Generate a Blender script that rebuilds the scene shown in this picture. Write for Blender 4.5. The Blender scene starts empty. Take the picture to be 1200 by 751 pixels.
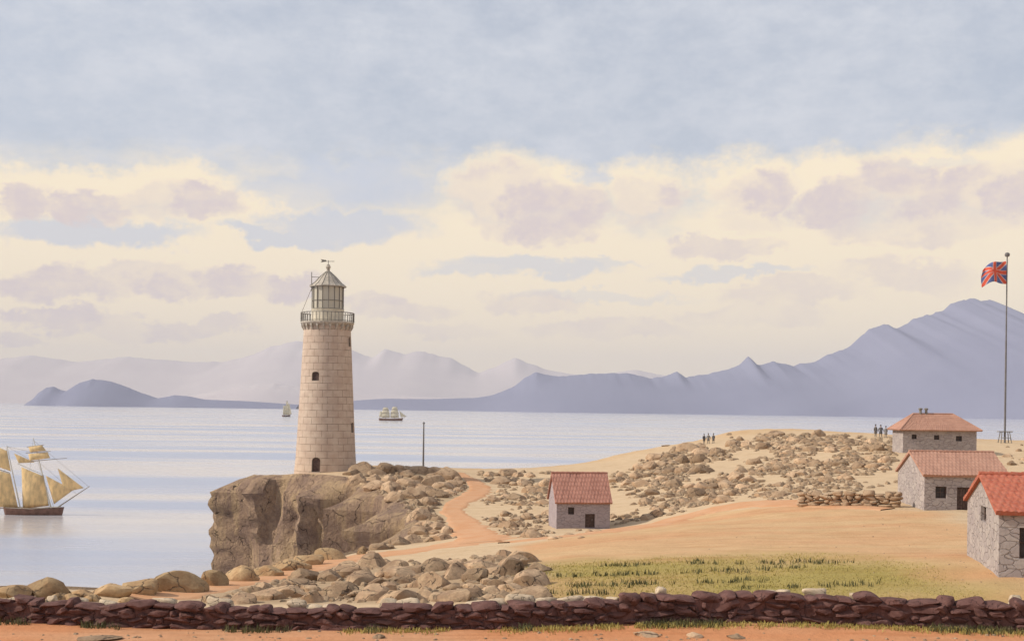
import bpy, bmesh, math, random
import numpy as np
from mathutils import Vector, Matrix, noise as mnoise
random.seed(7)
rng = np.random.default_rng(11)
scn = bpy.context.scene
COL = scn.collection
PI = math.pi

# ------------------------------------------------------------------ camera model
H, F, CX, CY, ROLL = 22.0, 1448.0, 600.0, 478.5, 0.0133   # camera height above the sea, focal length (units of a 1200 wide frame)
CR, SR = math.cos(ROLL), math.sin(ROLL)
def uv(px, py):
    dx, dy = px - CX, py - CY
    return (dx * CR + dy * SR) / F, (dx * SR - dy * CR) / F
def P(px, py, Y):
    u, v = uv(px, py)
    return Vector((u * Y, Y, H + v * Y))

# ------------------------------------------------------------------ generic helpers
def tag(o, label=None, cat=None, group=None, kind=None):
    if label: o['label'] = label
    if cat: o['category'] = cat
    if group: o['group'] = group
    if kind: o['kind'] = kind
    return o
def link(o, parent=None):
    COL.objects.link(o)
    if parent is not None: o.parent = parent
    return o
def empty(name, loc=(0, 0, 0), rz=0.0):
    o = bpy.data.objects.new(name, None); link(o)
    o.location = loc; o.rotation_euler = (0, 0, rz); o.empty_display_size = 0.3
    return o
def mesh_obj(name, verts, faces, mats, parent=None, smooth=False):
    me = bpy.data.meshes.new(name); me.from_pydata([tuple(v) for v in verts], [], [tuple(f) for f in faces]); me.update()
    if not isinstance(mats, (list, tuple)): mats = [mats]
    for m in mats: me.materials.append(m)
    if smooth: me.polygons.foreach_set('use_smooth', [True] * len(me.polygons))
    return link(bpy.data.objects.new(name, me), parent)
def bm_obj(name, bm, mats, parent=None, smooth=False):
    me = bpy.data.meshes.new(name); bm.to_mesh(me); bm.free()
    if not isinstance(mats, (list, tuple)): mats = [mats]
    for m in mats: me.materials.append(m)
    if smooth: me.polygons.foreach_set('use_smooth', [True] * len(me.polygons))
    return link(bpy.data.objects.new(name, me), parent)
class MB:
    """collects shapes for one mesh"""
    def __init__(s): s.v, s.f = [], []
    def add(s, vs, fs):
        n = len(s.v); s.v += [tuple(v) for v in vs]; s.f += [tuple(i + n for i in f) for f in fs]
    def box(s, x0, x1, y0, y1, z0, z1):
        s.add([(x0,y0,z0),(x1,y0,z0),(x1,y1,z0),(x0,y1,z0),(x0,y0,z1),(x1,y0,z1),(x1,y1,z1),(x0,y1,z1)],
              [(0,3,2,1),(4,5,6,7),(0,1,5,4),(1,2,6,5),(2,3,7,6),(3,0,4,7)])
    def tube(s, a, b, r0, r1=None, n=8):
        a, b = Vector(a), Vector(b); r1 = r0 if r1 is None else r1
        d = (b - a).normalized(); up = Vector((0,0,1)) if abs(d.z) < 0.9 else Vector((1,0,0))
        e1 = d.cross(up).normalized(); e2 = d.cross(e1)
        vs = []
        for p, r in ((a, r0), (b, r1)):
            for k in range(n):
                t = 2 * PI * k / n; vs.append(p + e1 * (r * math.cos(t)) + e2 * (r * math.sin(t)))
        fs = [(k, (k+1) % n, n + (k+1) % n, n + k) for k in range(n)] + [tuple(range(n-1, -1, -1)), tuple(range(n, 2*n))]
        s.add(vs, fs)
    def lathe(s, prof, n=48, cx=0, cy=0, a0=0.0):
        vs, fs = [], []
        for r, z in prof:
            for k in range(n):
                t = a0 + 2 * PI * k / n; vs.append((cx + r * math.cos(t), cy + r * math.sin(t), z))
        m = len(prof)
        for i in range(m - 1):
            for k in range(n): fs.append((i*n+k, i*n+(k+1) % n, (i+1)*n+(k+1) % n, (i+1)*n+k))
        fs.append(tuple(range(n-1, -1, -1))); fs.append(tuple((m-1)*n + k for k in range(n)))
        s.add(vs, fs)
    def ball(s, c, r, sz=1.0, n=10, m=6):
        vs, fs = [], []
        for i in range(m + 1):
            ph = PI * i / m
            for k in range(n):
                t = 2*PI*k/n; vs.append((c[0]+r*math.sin(ph)*math.cos(t), c[1]+r*math.sin(ph)*math.sin(t), c[2]+r*sz*math.cos(ph)))
        for i in range(m):
            for k in range(n): fs.append((i*n+k, (i+1)*n+k, (i+1)*n+(k+1) % n, i*n+(k+1) % n))
        s.add(vs, fs)
    def build(s, name, mats, parent=None, smooth=False):
        return mesh_obj(name, s.v, s.f, mats, parent, smooth)
def shade_auto(o, deg=40):
    me = o.data; me.polygons.foreach_set('use_smooth', [True] * len(me.polygons))
    bm = bmesh.new(); bm.from_mesh(me)
    for e in bm.edges:
        e.smooth = not (len(e.link_faces) == 2 and e.calc_face_angle(0) > math.radians(deg))
    bm.to_mesh(me); bm.free()

# numpy value noise (2d)
_perm = rng.permutation(4096).astype(np.int64)
_val = rng.random(4096)
def vnoise(x, y, seed=0):
    x = np.asarray(x, float) + seed * 17.31; y = np.asarray(y, float) - seed * 9.17
    xi, yi = np.floor(x).astype(np.int64), np.floor(y).astype(np.int64)
    fx, fy = x - xi, y - yi
    fx, fy = fx*fx*(3-2*fx), fy*fy*(3-2*fy)
    def h(a, b): return _val[_perm[(a + _perm[b & 4095]) & 4095]]
    return (h(xi,yi)*(1-fx)+h(xi+1,yi)*fx)*(1-fy) + (h(xi,yi+1)*(1-fx)+h(xi+1,yi+1)*fx)*fy
def fbm(x, y, oct=4, seed=0):
    s, a, t = 0.0, 0.5, 0.0
    for i in range(oct):
        s = s + a * (vnoise(x*2**i, y*2**i, seed + i) - 0.5); t += a; a *= 0.5
    return s / t

# ------------------------------------------------------------------ node helpers
class NT:
    def __init__(s, tree): s.t = tree; s.n = tree.nodes; s.l = tree.links
    def node(s, kind, **kw):
        n = s.n.new(kind)
        for k, v in kw.items(): setattr(n, k, v)
        return n
    def set(s, sock, v):
        if hasattr(v, 'is_output') or isinstance(v, bpy.types.NodeSocket): s.l.new(v, sock)
        else: sock.default_value = v
    def math(s, op, a, b=0.0, c=None, clamp=False):
        n = s.node('ShaderNodeMath', operation=op, use_clamp=clamp)
        s.set(n.inputs[0], a); s.set(n.inputs[1], b)
        if c is not None: s.set(n.inputs[2], c)
        return n.outputs[0]
    def vmath(s, op, a, b=None):
        n = s.node('ShaderNodeVectorMath', operation=op); s.set(n.inputs[0], a)
        if b is not None: s.set(n.inputs[1], b)
        return n
    def ramp(s, v, lo, hi, a=0.0, b=1.0, mode='SMOOTHSTEP'):
        n = s.node('ShaderNodeMapRange', interpolation_type=mode, clamp=True)
        for i, q in enumerate((v, lo, hi, a, b)): s.set(n.inputs[i], q)
        return n.outputs[0]
    def mix(s, f, a, b, mode='MIX'):
        n = s.node('ShaderNodeMix', data_type='RGBA', blend_type=mode)
        s.set(n.inputs[0], f); s.set(n.inputs[6], a); s.set(n.inputs[7], b)
        return n.outputs[2]
    def noise(s, vec, scale, detail=4, rough=0.55, dist=0.0):
        n = s.node('ShaderNodeTexNoise'); s.set(n.inputs['Vector'], vec)
        n.inputs['Scale'].default_value = scale; n.inputs['Detail'].default_value = detail
        n.inputs['Roughness'].default_value = rough; n.inputs['Distortion'].default_value = dist
        return n
    def mapping(s, vec, scale=(1,1,1), loc=(0,0,0), rot=(0,0,0)):
        n = s.node('ShaderNodeMapping'); s.set(n.inputs[0], vec)
        n.inputs['Scale'].default_value = scale; n.inputs['Location'].default_value = loc; n.inputs['Rotation'].default_value = rot
        return n.outputs[0]
def c4(c, a=1.0): return (c[0], c[1], c[2], a)
def material(name, rough=0.9, spec=0.25):
    m = bpy.data.materials.new(name); m.use_nodes = True
    t = NT(m.node_tree); b = m.node_tree.nodes['Principled BSDF']
    b.inputs['Roughness'].default_value = rough
    b.inputs['Specular IOR Level'].default_value = spec
    return m, t, b
def bump(t, b, h, dist, strength=1.0):
    n = t.node('ShaderNodeBump'); n.inputs['Strength'].default_value = strength; n.inputs['Distance'].default_value = dist
    t.set(n.inputs['Height'], h); t.l.new(n.outputs[0], b.inputs['Normal'])
def objco(t): return t.node('ShaderNodeTexCoord').outputs['Object']
def geoco(t): return t.node('ShaderNodeNewGeometry').outputs['Position']
def simple(name, col, rough=0.85, var=0.18, scale=3.0, bumpd=0.0, spec=0.25):
    m, t, b = material(name, rough, spec)
    co = objco(t); n = t.noise(co, scale, 5)
    dark = tuple(x * (1 - var) for x in col); lite = tuple(min(1, x * (1 + var)) for x in col)
    t.set(b.inputs['Base Color'], t.mix(t.ramp(n.outputs[0], 0.3, 0.7), c4(dark), c4(lite)))
    if bumpd: bump(t, b, n.outputs[0], bumpd)
    return m

def rock_material(name, a, bcol, crack=(0.05,0.04,0.035), scale=1.0, crackw=0.03, lichen=None, bumpd=0.06, rnd=0.25, streak=None):
    """stone: two mineral tones, mottling, cracks, and a random tone per stone"""
    m, t, b = material(name, 0.95, 0.15)
    co = geoco(t)
    w = t.noise(co, 1.3 * scale, 3).outputs['Color']
    warp = t.vmath('ADD', co, t.vmath('MULTIPLY', t.vmath('SUBTRACT', w, (0.5,0.5,0.5)).outputs[0], (0.9/scale,)*3).outputs[0]).outputs[0]
    n1 = t.noise(co, 0.8 * scale, 5, 0.6); n2 = t.noise(co, 6.0 * scale, 6, 0.7)
    base = t.mix(t.ramp(n1.outputs[0], 0.35, 0.65), c4(a), c4(bcol))
    base = t.mix(t.ramp(n2.outputs[0], 0.3, 0.75, 0.0, 0.55), base, c4(tuple(x * 0.55 for x in a)))
    if lichen:
        n3 = t.noise(co, 2.2 * scale, 5, 0.7); base = t.mix(t.ramp(n3.outputs[0], 0.52, 0.66, 0.0, 0.7), base, c4(lichen))
    if streak:
        n4 = t.noise(t.mapping(co, (0.32, 0.32, 0.05), (2, 0, 0), (0.0, 0.25, 0.0)), 1.0, 5, 0.6); n5 = t.noise(t.mapping(co, (1.6, 1.6, 0.2)), 1.0, 5, 0.65)
        base = t.mix(t.ramp(n4.outputs[0], 0.46, 0.60, 0.0, 0.8), base, c4(streak))
        base = t.mix(t.ramp(n5.outputs[0], 0.5, 0.7, 0.0, 0.55), base, c4(tuple(x * 0.6 for x in a)))
    v = t.node('ShaderNodeTexVoronoi', feature='DISTANCE_TO_EDGE'); t.set(v.inputs['Vector'], warp); v.inputs['Scale'].default_value = 0.75 * scale
    ck = t.ramp(v.outputs['Distance'], 0.0, crackw, 1.0, 0.0)
    brk = t.ramp(t.noise(co, 1.1 * scale, 2).outputs[0], 0.42, 0.56)
    ck = t.math('MULTIPLY', ck, brk)
    base = t.mix(t.math('MULTIPLY', ck, 0.75), base, c4(crack))
    oi = t.node('ShaderNodeObjectInfo').outputs['Random']
    hsv = t.node('ShaderNodeHueSaturation'); t.set(hsv.inputs['Color'], base); t.set(hsv.inputs['Value'], t.ramp(oi, 0, 1, 1 - rnd, 1 + rnd, 'LINEAR'))
    t.l.new(hsv.outputs[0], b.inputs['Base Color'])
    hgt = t.math('SUBTRACT', t.math('MULTIPLY_ADD', n2.outputs[0], 0.6, n1.outputs[0]), t.math('MULTIPLY', ck, 0.8))
    bump(t, b, hgt, bumpd / max(scale, 0.3), 0.9)
    return m

M = {}
M['rock'] = rock_material('hill_rock', (0.36,0.235,0.145), (0.52,0.365,0.235), crack=(0.08,0.055,0.04), scale=1.3, crackw=0.05, rnd=0.3)
M['rock_grey'] = rock_material('outcrop_rock', (0.31,0.20,0.125), (0.50,0.345,0.215), scale=1.6, crackw=0.04, lichen=(0.25,0.185,0.115), bumpd=0.12, rnd=0.28)
M['rock_ochre'] = rock_material('shore_rock', (0.36,0.22,0.115), (0.47,0.325,0.18), scale=1.5, crackw=0.045)
M['cliff'] = rock_material('cliff_rock', (0.33,0.22,0.165), (0.55,0.37,0.24), scale=0.42, crackw=0.012, lichen=(0.31,0.205,0.15), bumpd=0.45, streak=(0.58,0.40,0.235))
M['wall_dark'] = rock_material('wall_stone', (0.145,0.07,0.06), (0.23,0.118,0.10), crack=(0.03,0.015,0.015), scale=3.2, bumpd=0.05)
M['cap_sunlit'] = rock_material('cap_stone', (0.42,0.32,0.22), (0.56,0.44,0.31), scale=2.5)  # pale tone stands in for sun on the wall top
M['rubble'] = rock_material('rubble_stone', (0.38,0.255,0.16), (0.54,0.395,0.26), scale=1.3)
M['terrace'] = rock_material('terrace_stone', (0.33,0.225,0.145), (0.43,0.305,0.20), scale=1.5)

def stone_wall_mat(name, a, bcol, joint, sx=1.5, sz=2.6, bumpd=0.04):
    m, t, b = material(name, 0.95, 0.15)
    co = objco(t)
    w = t.noise(co, 1.4, 3).outputs['Color']
    warp = t.vmath('ADD', t.mapping(co, (sx, sx, sz)), t.vmath('MULTIPLY', t.vmath('SUBTRACT', w, (0.5,)*3).outputs[0], (0.9,)*3).outputs[0]).outputs[0]
    v = t.node('ShaderNodeTexVoronoi', feature='DISTANCE_TO_EDGE'); t.set(v.inputs['Vector'], warp); v.inputs['Scale'].default_value = 1.0
    vc = t.node('ShaderNodeTexVoronoi', feature='F1'); t.set(vc.inputs['Vector'], warp); vc.inputs['Scale'].default_value = 1.0
    n = t.noise(co, 7, 6, 0.65); n2 = t.noise(co, 0.9, 4)
    sep = t.node('ShaderNodeSeparateColor'); t.l.new(vc.outputs['Color'], sep.inputs[0])
    base = t.mix(sep.outputs[0], c4(a), c4(bcol))
    base = t.mix(t.ramp(n.outputs[0], 0.35, 0.75, 0, 0.35), base, c4(tuple(x*0.6 for x in a)))
    base = t.mix(t.ramp(n2.outputs[0], 0.4, 0.7, 0, 0.4), base, c4(tuple(x*0.85 for x in bcol)))
    j = t.ramp(v.outputs['Distance'], 0.008, 0.05, 1.0, 0.0)
    j = t.math('MULTIPLY', j, t.ramp(t.noise(co, 1.7, 2).outputs[0], 0.36, 0.5))
    base = t.mix(t.math('MULTIPLY', j, 0.55), base, c4(joint))
    t.set(b.inputs['Base Color'], base)
    bump(t, b, t.math('SUBTRACT', t.math('MULTIPLY', n.outputs[0], 0.5), j), bumpd, 0.8)
    return m
M['house_wall'] = stone_wall_mat('house_stone', (0.36,0.305,0.295), (0.45,0.39,0.36), (0.17,0.135,0.13), 2.0, 3.4)
M['hut_wall'] = stone_wall_mat('hut_render', (0.36,0.30,0.31), (0.40,0.335,0.34), (0.27,0.22,0.225), 2.6, 4.2)

def tile_mat(name, a, bcol):
    m, t, b = material(name, 0.85, 0.25)
    co = objco(t)
    n = t.noise(co, 1.1, 4); n2 = t.noise(co, 9, 5, 0.7)
    v = t.node('ShaderNodeTexVoronoi', feature='F1'); t.set(v.inputs['Vector'], t.mapping(co, (3.2, 2.6, 2.6)))
    sep = t.node('ShaderNodeSeparateColor'); t.l.new(v.outputs['Color'], sep.inputs[0])
    base = t.mix(sep.outputs[0], c4(a), c4(bcol))
    base = t.mix(t.ramp(n.outputs[0], 0.4, 0.7, 0, 0.45), base, c4(tuple(x*0.72 for x in a)))
    base = t.mix(t.ramp(n2.outputs[0], 0.45, 0.8, 0, 0.5), base, (0.33,0.22,0.18,1))
    t.set(b.inputs['Base Color'], base)
    bump(t, b, n2.outputs[0], 0.012)
    return m
M['tile_hut'] = tile_mat('hut_tiles', (0.35,0.155,0.115), (0.42,0.205,0.15))
M['tile_house'] = tile_mat('house_tiles', (0.40,0.205,0.145), (0.46,0.26,0.185))
M['tile_red'] = tile_mat('bright_tiles', (0.40,0.10,0.06), (0.46,0.155,0.09))
M['wood_dark'] = simple('dark_wood', (0.095,0.06,0.05), 0.8, 0.3, 6, 0.01)
M['pane'] = simple('dark_pane', (0.05,0.04,0.04), 0.35, 0.2, 3)
M['iron'] = simple('weathered_iron', (0.20,0.18,0.155), 0.7, 0.25, 8)
M['spar'] = simple('spar_wood', (0.30,0.24,0.18), 0.7, 0.2, 2)
M['pole'] = simple('grey_pole', (0.14,0.13,0.13), 0.7, 0.2, 2)
M['spar_pale'] = simple('pale_spar', (0.6,0.55,0.46), 0.7, 0.1, 2)
M['rope'] = simple('rope', (0.25,0.21,0.17), 0.9, 0.1, 3)
M['hull'] = simple('hull_paint', (0.17,0.09,0.065), 0.55, 0.25, 1.2)
M['hull_band'] = simple('hull_band', (0.62,0.55,0.45), 0.6, 0.1, 1)
def sail_mat(name, col):
    m, t, b = material(name, 0.9, 0.1)
    co = objco(t); n = t.noise(t.mapping(co, (1.2, 1.2, 0.5)), 1.3, 5)
    colr = t.mix(t.ramp(n.outputs[0], 0.3, 0.7), c4(tuple(x*0.72 for x in col)), c4(col))
    t.set(b.inputs['Base Color'], colr)
    tr = t.node('ShaderNodeBsdfTranslucent'); t.set(tr.inputs[0], colr)
    mx = t.node('ShaderNodeMixShader'); mx.inputs[0].default_value = 0.45
    t.l.new(b.outputs[0], mx.inputs[1]); t.l.new(tr.outputs[0], mx.inputs[2])
    t.l.new(mx.outputs[0], m.node_tree.nodes['Material Output'].inputs[0])
    return m
M['sail'] = sail_mat('golden_canvas', (0.97,0.76,0.44))
M['sail_pale'] = sail_mat('pale_canvas', (0.88,0.82,0.66))

# ------------------------------------------------------------------ terrain shape
CTRL_PX = [
 (-150,733,37),(0,735,37),(300,742,36.5),(600,742,36.5),(900,737,37),(1200,745,36.5),(1350,745,37),
 (0,690,46),(100,690,47.5),(200,695,50),(220,684,54),(190,702,48),(300,672,64),(330,676,62),(400,655,76),(460,648,80),(530,638,86),(560,632,89),
 (660,690,45),(900,690,44.5),(1150,700,43),(650,655,58),(640,635,73),(700,625,86),(652,618,98),(715,620,98),(685,619,98),(760,605,103),(850,590,98),(950,590,90),
 (1083,598,84),(1060,597,84.5),(1120,599,84),(1130,651,53),(1170,677,46),(900,640,60),(1060,640,60),(770,640,62),(760,620,78),
 (545,610,108),(525,598,116),(566,575,140),(545,558,160),(600,600,113),(620,580,132),(485,628,100),(485,592,118),(440,572,132),(410,558,141),(480,560,145),
 (262,557,149),(320,557,150),(345,556,151),(381,552,152),(417,548,153),(430,642,92),(262,558,156),(262,562,164),(300,559,160),(300,566,175),(345,557,162),(345,566,178),(400,556,178),(330,575,190),
 (780,560,135),(880,545,150),(880,520,185),(950,560,122),(1000,540,145),(1000,520,175),(1058,531,150),(1140,533,150),(720,575,130),(720,550,165),(1150,565,110),(1190,533,150),
]
CREST_PX = [(420,546,158),(460,546,161),(500,547,165),(560,549,178),(600,548,188),(640,547,190),(690,541,193),(730,531,198),(780,522,202),(830,513,208),
 (860,505,211),(900,502,212),(960,504,205),(1045,509,195),(1120,513,190),(1180,515,188),(1280,519,188)]
_pts = [P(*c) for c in CTRL_PX + CREST_PX] + [Vector(v) for v in
 [(120,60,15.8),(120,150,18.5),(160,100,17),(0,0,15.5),(-40,0,15.5),(100,-40,15.5),(-70,30,15),(-60,-50,15.5),(0,20,15.5),(0,-60,15.5),(150,-60,16),(60,20,15.6)]]
_pa = np.array([[p.x, p.y, p.z] for p in _pts])
_S = 100.0
def _phi(r): return np.where(r > 1e-9, r * r * np.log(np.maximum(r, 1e-9)), 0.0)
def _fit():
    A = _pa[:, :2] / _S; n = len(A)
    K = _phi(np.linalg.norm(A[:, None] - A[None], axis=2)) + np.eye(n) * 2e-4
    Q = np.hstack([np.ones((n, 1)), A]); L = np.zeros((n + 3, n + 3)); L[:n, :n] = K; L[:n, n:] = Q; L[n:, :n] = Q.T
    return np.linalg.solve(L, np.concatenate([_pa[:, 2], np.zeros(3)]))
_w = _fit()
def rbf(x, y):
    x, y = np.asarray(x, float), np.asarray(y, float); shp = x.shape
    q = np.stack([x.ravel(), y.ravel()], 1) / _S; out = np.empty(len(q))
    for i in range(0, len(q), 20000):
        c = q[i:i+20000]; r = np.linalg.norm(c[:, None] - _pa[None, :, :2] / _S, axis=2)
        out[i:i+20000] = _phi(r) @ _w[:-3] + _w[-3] + c @ _w[-2:]
    return out.reshape(shp)
_cr = np.array([[P(*c).x, P(*c).y] for c in CREST_PX])
def crest_y(x): return np.interp(x, _cr[:, 0], _cr[:, 1])

COAST_PX = [(-60,692,45.5),(0,689,46.5),(60,690,47),(120,689,48.5),(180,686,51.5),(230,679,56),(275,671,62),(310,664,68),(350,656,74),(395,646,82),(432,640,93),
 (487,626,101),(480,603,113),(462,585,122),(436,573,131),(412,562,138),(385,560,141),(350,558,144),(334,558,145.5),(312,558,146),(297,558,149),(293,558,157)]
COAST = [(-78,20),(-52,40),(-33,44.5)] + [(P(*c).x, P(*c).y) for c in COAST_PX] + \
 [(-35,168),(-30,184),(-14,196),(10,222),(40,240),(90,246),(150,240),(175,200),(175,-75),(-78,-75)]
def smooth_poly(pts, step=1.2, it=2):
    q = [Vector((x, y)) for x, y in pts]; out = []
    for i in range(len(q)):
        a, b = q[i], q[(i+1) % len(q)]; n = max(1, int((b - a).length / step))
        out += [a.lerp(b, k / n) for k in range(n)]
    for _ in range(it):
        out = [(out[i-1] + out[i] * 2 + out[(i+1) % len(out)]) / 4 for i in range(len(out))]
    return np.array([(p.x, p.y) for p in out])
COASTP = smooth_poly(COAST)
def inside(x, y, poly):
    x, y = np.asarray(x, float), np.asarray(y, float); r = np.zeros(x.shape, bool)
    px, py = poly[:, 0], poly[:, 1]; j = len(poly) - 1
    for i in range(len(poly)):
        c = (py[i] > y) != (py[j] > y)
        if c.any():
            xx = (px[j]-px[i]) * (y-py[i]) / (py[j]-py[i] + 1e-12) + px[i]; r ^= c & (x < xx)
        j = i
    return r
def dist_poly(x, y, poly, closed=True):
    x, y = np.asarray(x, float), np.asarray(y, float); d = np.full(x.shape, 1e9)
    n = len(poly)
    for i in range(n if closed else n - 1):
        ax, ay = poly[i]; bx, by = poly[(i+1) % n]; vx, vy = bx-ax, by-ay; L = vx*vx+vy*vy + 1e-12
        t = np.clip(((x-ax)*vx + (y-ay)*vy) / L, 0, 1); d = np.minimum(d, np.hypot(x-ax-t*vx, y-ay-t*vy))
    return d
_coarse = smooth_poly(COAST, 3.0, 1)
def base_z(x, y):
    x, y = np.asarray(x, float), np.asarray(y, float)
    z = rbf(x, y); over = np.maximum(0, y - crest_y(x)); over = np.where(x > -25, over, 0)
    return z - 0.10 * over - 0.004 * over * over
def fine(x, y): return 0.22 * fbm(x / 6.0, y / 6.0, 3, 3) + 0.16 * fbm(x / 1.3, y / 1.3, 3, 8)

PATHS = {}
def path_line(pts, w):
    q = [(P(*p).x, P(*p).y) for p in pts]; o = []
    for i in range(len(q) - 1):
        a, b = Vector(q[i]), Vector(q[i+1]); n = max(2, int((b-a).length / 0.8))
        for k in range(n): o.append((*a.lerp(b, k/n), w[i] + (w[i+1]-w[i]) * k/n))
    o.append((*q[-1], w[-1])); o = np.array(o)
    for _ in range(6): o[1:-1] = (o[:-2] + 2*o[1:-1] + o[2:]) / 4
    return o
PATHS['path'] = [
 path_line([(150,706,46.5),(195,702,48),(260,690,54.5),(330,676,62),(400,659,74),(460,648,80),(530,640,85),(575,633,89)], [2.2,2.6,3.0,2.8,3.6,6.5,7.5,6.5]),
 path_line([(560,640,85),(565,630,90.5),(553,618,101),(538,607,110),(528,598,116),(541,590,123),(560,580,134),(563,571,143),(552,562,155),(540,555,163)], [4.2,4.4,3.6,2.8,2.4,2.8,3.2,2.8,2.2,1.6]),
 path_line([(590,634,80),(640,628,81),(700,622,84),(750,613,90),(800,603,95),(850,596,95),(900,592,93.5),(960,592,88.5),(1040,596,84.5)], [3.0,5.0,6.2,6.4,6.0,5.4,4.6,3.6,2.0]),
]
def path_dist(x, y):
    d = np.full(np.shape(x), 1e9)
    for ln in PATHS['path']: d = np.minimum(d, dist_poly(x, y, ln[:, :2][::2], False) )
    return d
def terr(x, y):
    """height of the land anywhere inside the coast"""
    x, y = np.asarray(x, float), np.asarray(y, float)
    k = np.clip((path_dist(x, y) - 1.2) / 2.0, 0.12, 1) * np.clip((y - 10) / 60, 0.25, 1)
    return base_z(x, y) + fine(x, y) * k
def tz(x, y): return float(terr(np.array([x]), np.array([y]))[0])

# land grid
gx = np.arange(-82, 178.1, 0.55)
gy = [-75.0]
while gy[-1] < 250: gy.append(gy[-1] + (4.0 if gy[-1] < 22 else 0.14 + 0.0036 * gy[-1]))
gy = np.array(gy)
GX, GY = np.meshgrid(gx, gy)
GB = terr(GX, GY)
ins = inside(GX, GY, COASTP)
near = dist_poly(GX, GY, _coarse)
GZ = np.where(ins, GB, np.maximum(GB - 2.0 - 40.0 * near, -3.5))
def ground(x, y):
    i = int(np.clip(np.searchsorted(gx, x) - 1, 0, len(gx)-2)); j = int(np.clip(np.searchsorted(gy, y) - 1, 0, len(gy)-2))
    a = (x-gx[i])/(gx[i+1]-gx[i]); b = (y-gy[j])/(gy[j+1]-gy[j])
    return float((GZ[j,i]*(1-a)+GZ[j,i+1]*a)*(1-b) + (GZ[j+1,i]*(1-a)+GZ[j+1,i+1]*a)*b)
_ys = np.concatenate([np.arange(30, 80, 0.12), np.arange(80, 250, 0.3)])
def hit(px, py):
    """where the sight line through a place in the frame meets the land"""
    u, v = uv(px, py); x = u * _ys; zr = H + v * _ys
    i = np.clip(np.searchsorted(gx, x) - 1, 0, len(gx)-2); j = np.clip(np.searchsorted(gy, _ys) - 1, 0, len(gy)-2)
    a = (x-gx[i])/(gx[i+1]-gx[i]); b = (_ys-gy[j])/(gy[j+1]-gy[j])
    z = (GZ[j,i]*(1-a)+GZ[j,i+1]*a)*(1-b) + (GZ[j+1,i]*(1-a)+GZ[j+1,i+1]*a)*b
    k = np.nonzero(zr <= z)[0]
    if len(k) == 0: return None
    k = k[0]; return Vector((float(x[k]), float(_ys[k]), float(z[k])))
def poly_ground(pts):
    out = []
    for p in pts:
        h = hit(*p)
        if h is not None: out.append((h.x, h.y))
    return np.array(out)

# ground colours (albedo only), mixed by where each kind of soil lies
GRASS_PX = [(606,717),(618,684),(650,663),(700,659),(780,656),(860,654),(930,654),(985,657),(1040,664),(1085,676),(1110,692),(1090,706),(960,712),(880,714),(760,716)]
grass_poly = poly_ground(GRASS_PX)
FIELD_PX = [(600,640),(650,632),(720,622),(790,606),(860,597),(960,594),(1085,599),(1250,640),(1300,708),(900,712),(610,712)]
field_poly = poly_ground(FIELD_PX)
def soft(poly, x, y, wid, nz):
    d = dist_poly(x, y, poly); s = np.where(inside(x, y, poly), d, -d)
    return np.clip((s + nz) / wid + 0.5, 0, 1)
nz = fbm(GX / 5, GY / 5, 4, 20)
mf = soft(field_poly, GX, GY, 2.0, nz * 3); mg = soft(grass_poly, GX, GY, 6.5, nz * 6 + 1.0)
road = np.clip((38.6 - GY + nz * 0.8) / 0.8, 0, 1)
crestm = np.clip(1 - np.abs(GY - crest_y(GX) + 2) / 9.0, 0, 1) * (GX > -25) * np.clip(0.6 + nz * 1.5, 0, 1)
def lerp3(a, b, m): return a * (1 - m[..., None]) + np.array(b) * m[..., None]
colr = np.zeros(GX.shape + (3,)) + np.array((0.585,0.43,0.275))
colr = lerp3(colr, (0.54,0.35,0.19), crestm * 0.8)
colr = lerp3(colr, (0.585,0.385,0.21), mf)
band = np.clip(0.5 + 2.2 * fbm(GX / 14, GY / 2.2, 3, 31), 0, 1)
colr = lerp3(colr, (0.565,0.305,0.16), mf * band * 0.85)
colr = lerp3(colr, (0.365,0.285,0.095), mg * np.clip(0.85 + nz, 0, 1))
colr = lerp3(colr, (0.57,0.25,0.118), road)
colr = lerp3(colr, (0.585,0.34,0.20), road * np.clip(0.5 + 2.5 * fbm(GX / 4, GY / 1.5, 3, 41), 0, 1) * 0.7)
oc_poly = poly_ground([(205,706),(250,694),(318,684),(350,672),(400,662),(440,660),(500,668),(540,662),(575,654),(605,650),(632,662),(640,706)])
mo = soft(oc_poly, GX, GY, 1.2, nz * 1.5)
colr = lerp3(colr, (0.42,0.30,0.19), mo * 0.9)
hd_poly = poly_ground([(405,558),(470,549),(528,551),(556,566),(545,582),(512,596),(530,612),(540,628),(490,636),(486,600),(440,572)])
colr = lerp3(colr, (0.45,0.325,0.20), soft(hd_poly, GX, GY, 2.0, nz * 2) * 0.85)
under = (~ins)[..., None] * np.ones(3); colr = np.where(under > 0, np.array((0.3,0.23,0.16)), colr)

def grid_faces(nx, ny):
    i = np.arange(nx * ny).reshape(ny, nx)
    return np.stack([i[:-1,:-1], i[:-1,1:], i[1:,1:], i[1:,:-1]], -1).reshape(-1, 4)
def fast_mesh(name, V, Fc, mat, smooth=True, col=None):
    me = bpy.data.meshes.new(name); n = Fc.shape[1]
    me.vertices.add(len(V)); me.vertices.foreach_set('co', np.ascontiguousarray(V, dtype=np.float32).ravel())
    me.loops.add(Fc.size); me.loops.foreach_set('vertex_index', Fc.astype(np.int32).ravel())
    me.polygons.add(len(Fc)); me.polygons.foreach_set('loop_start', np.arange(0, Fc.size, n, dtype=np.int32))
    me.update(calc_edges=True); me.validate()
    if smooth: me.polygons.foreach_set('use_smooth', np.ones(len(me.polygons), bool))
    if col is not None:
        a = me.color_attributes.new('soil', 'FLOAT_COLOR', 'POINT')
        a.data.foreach_set('color', np.hstack([col, np.ones((len(col), 1))]).astype(np.float32).ravel())
    me.materials.append(mat)
    return link(bpy.data.objects.new(name, me))

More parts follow.
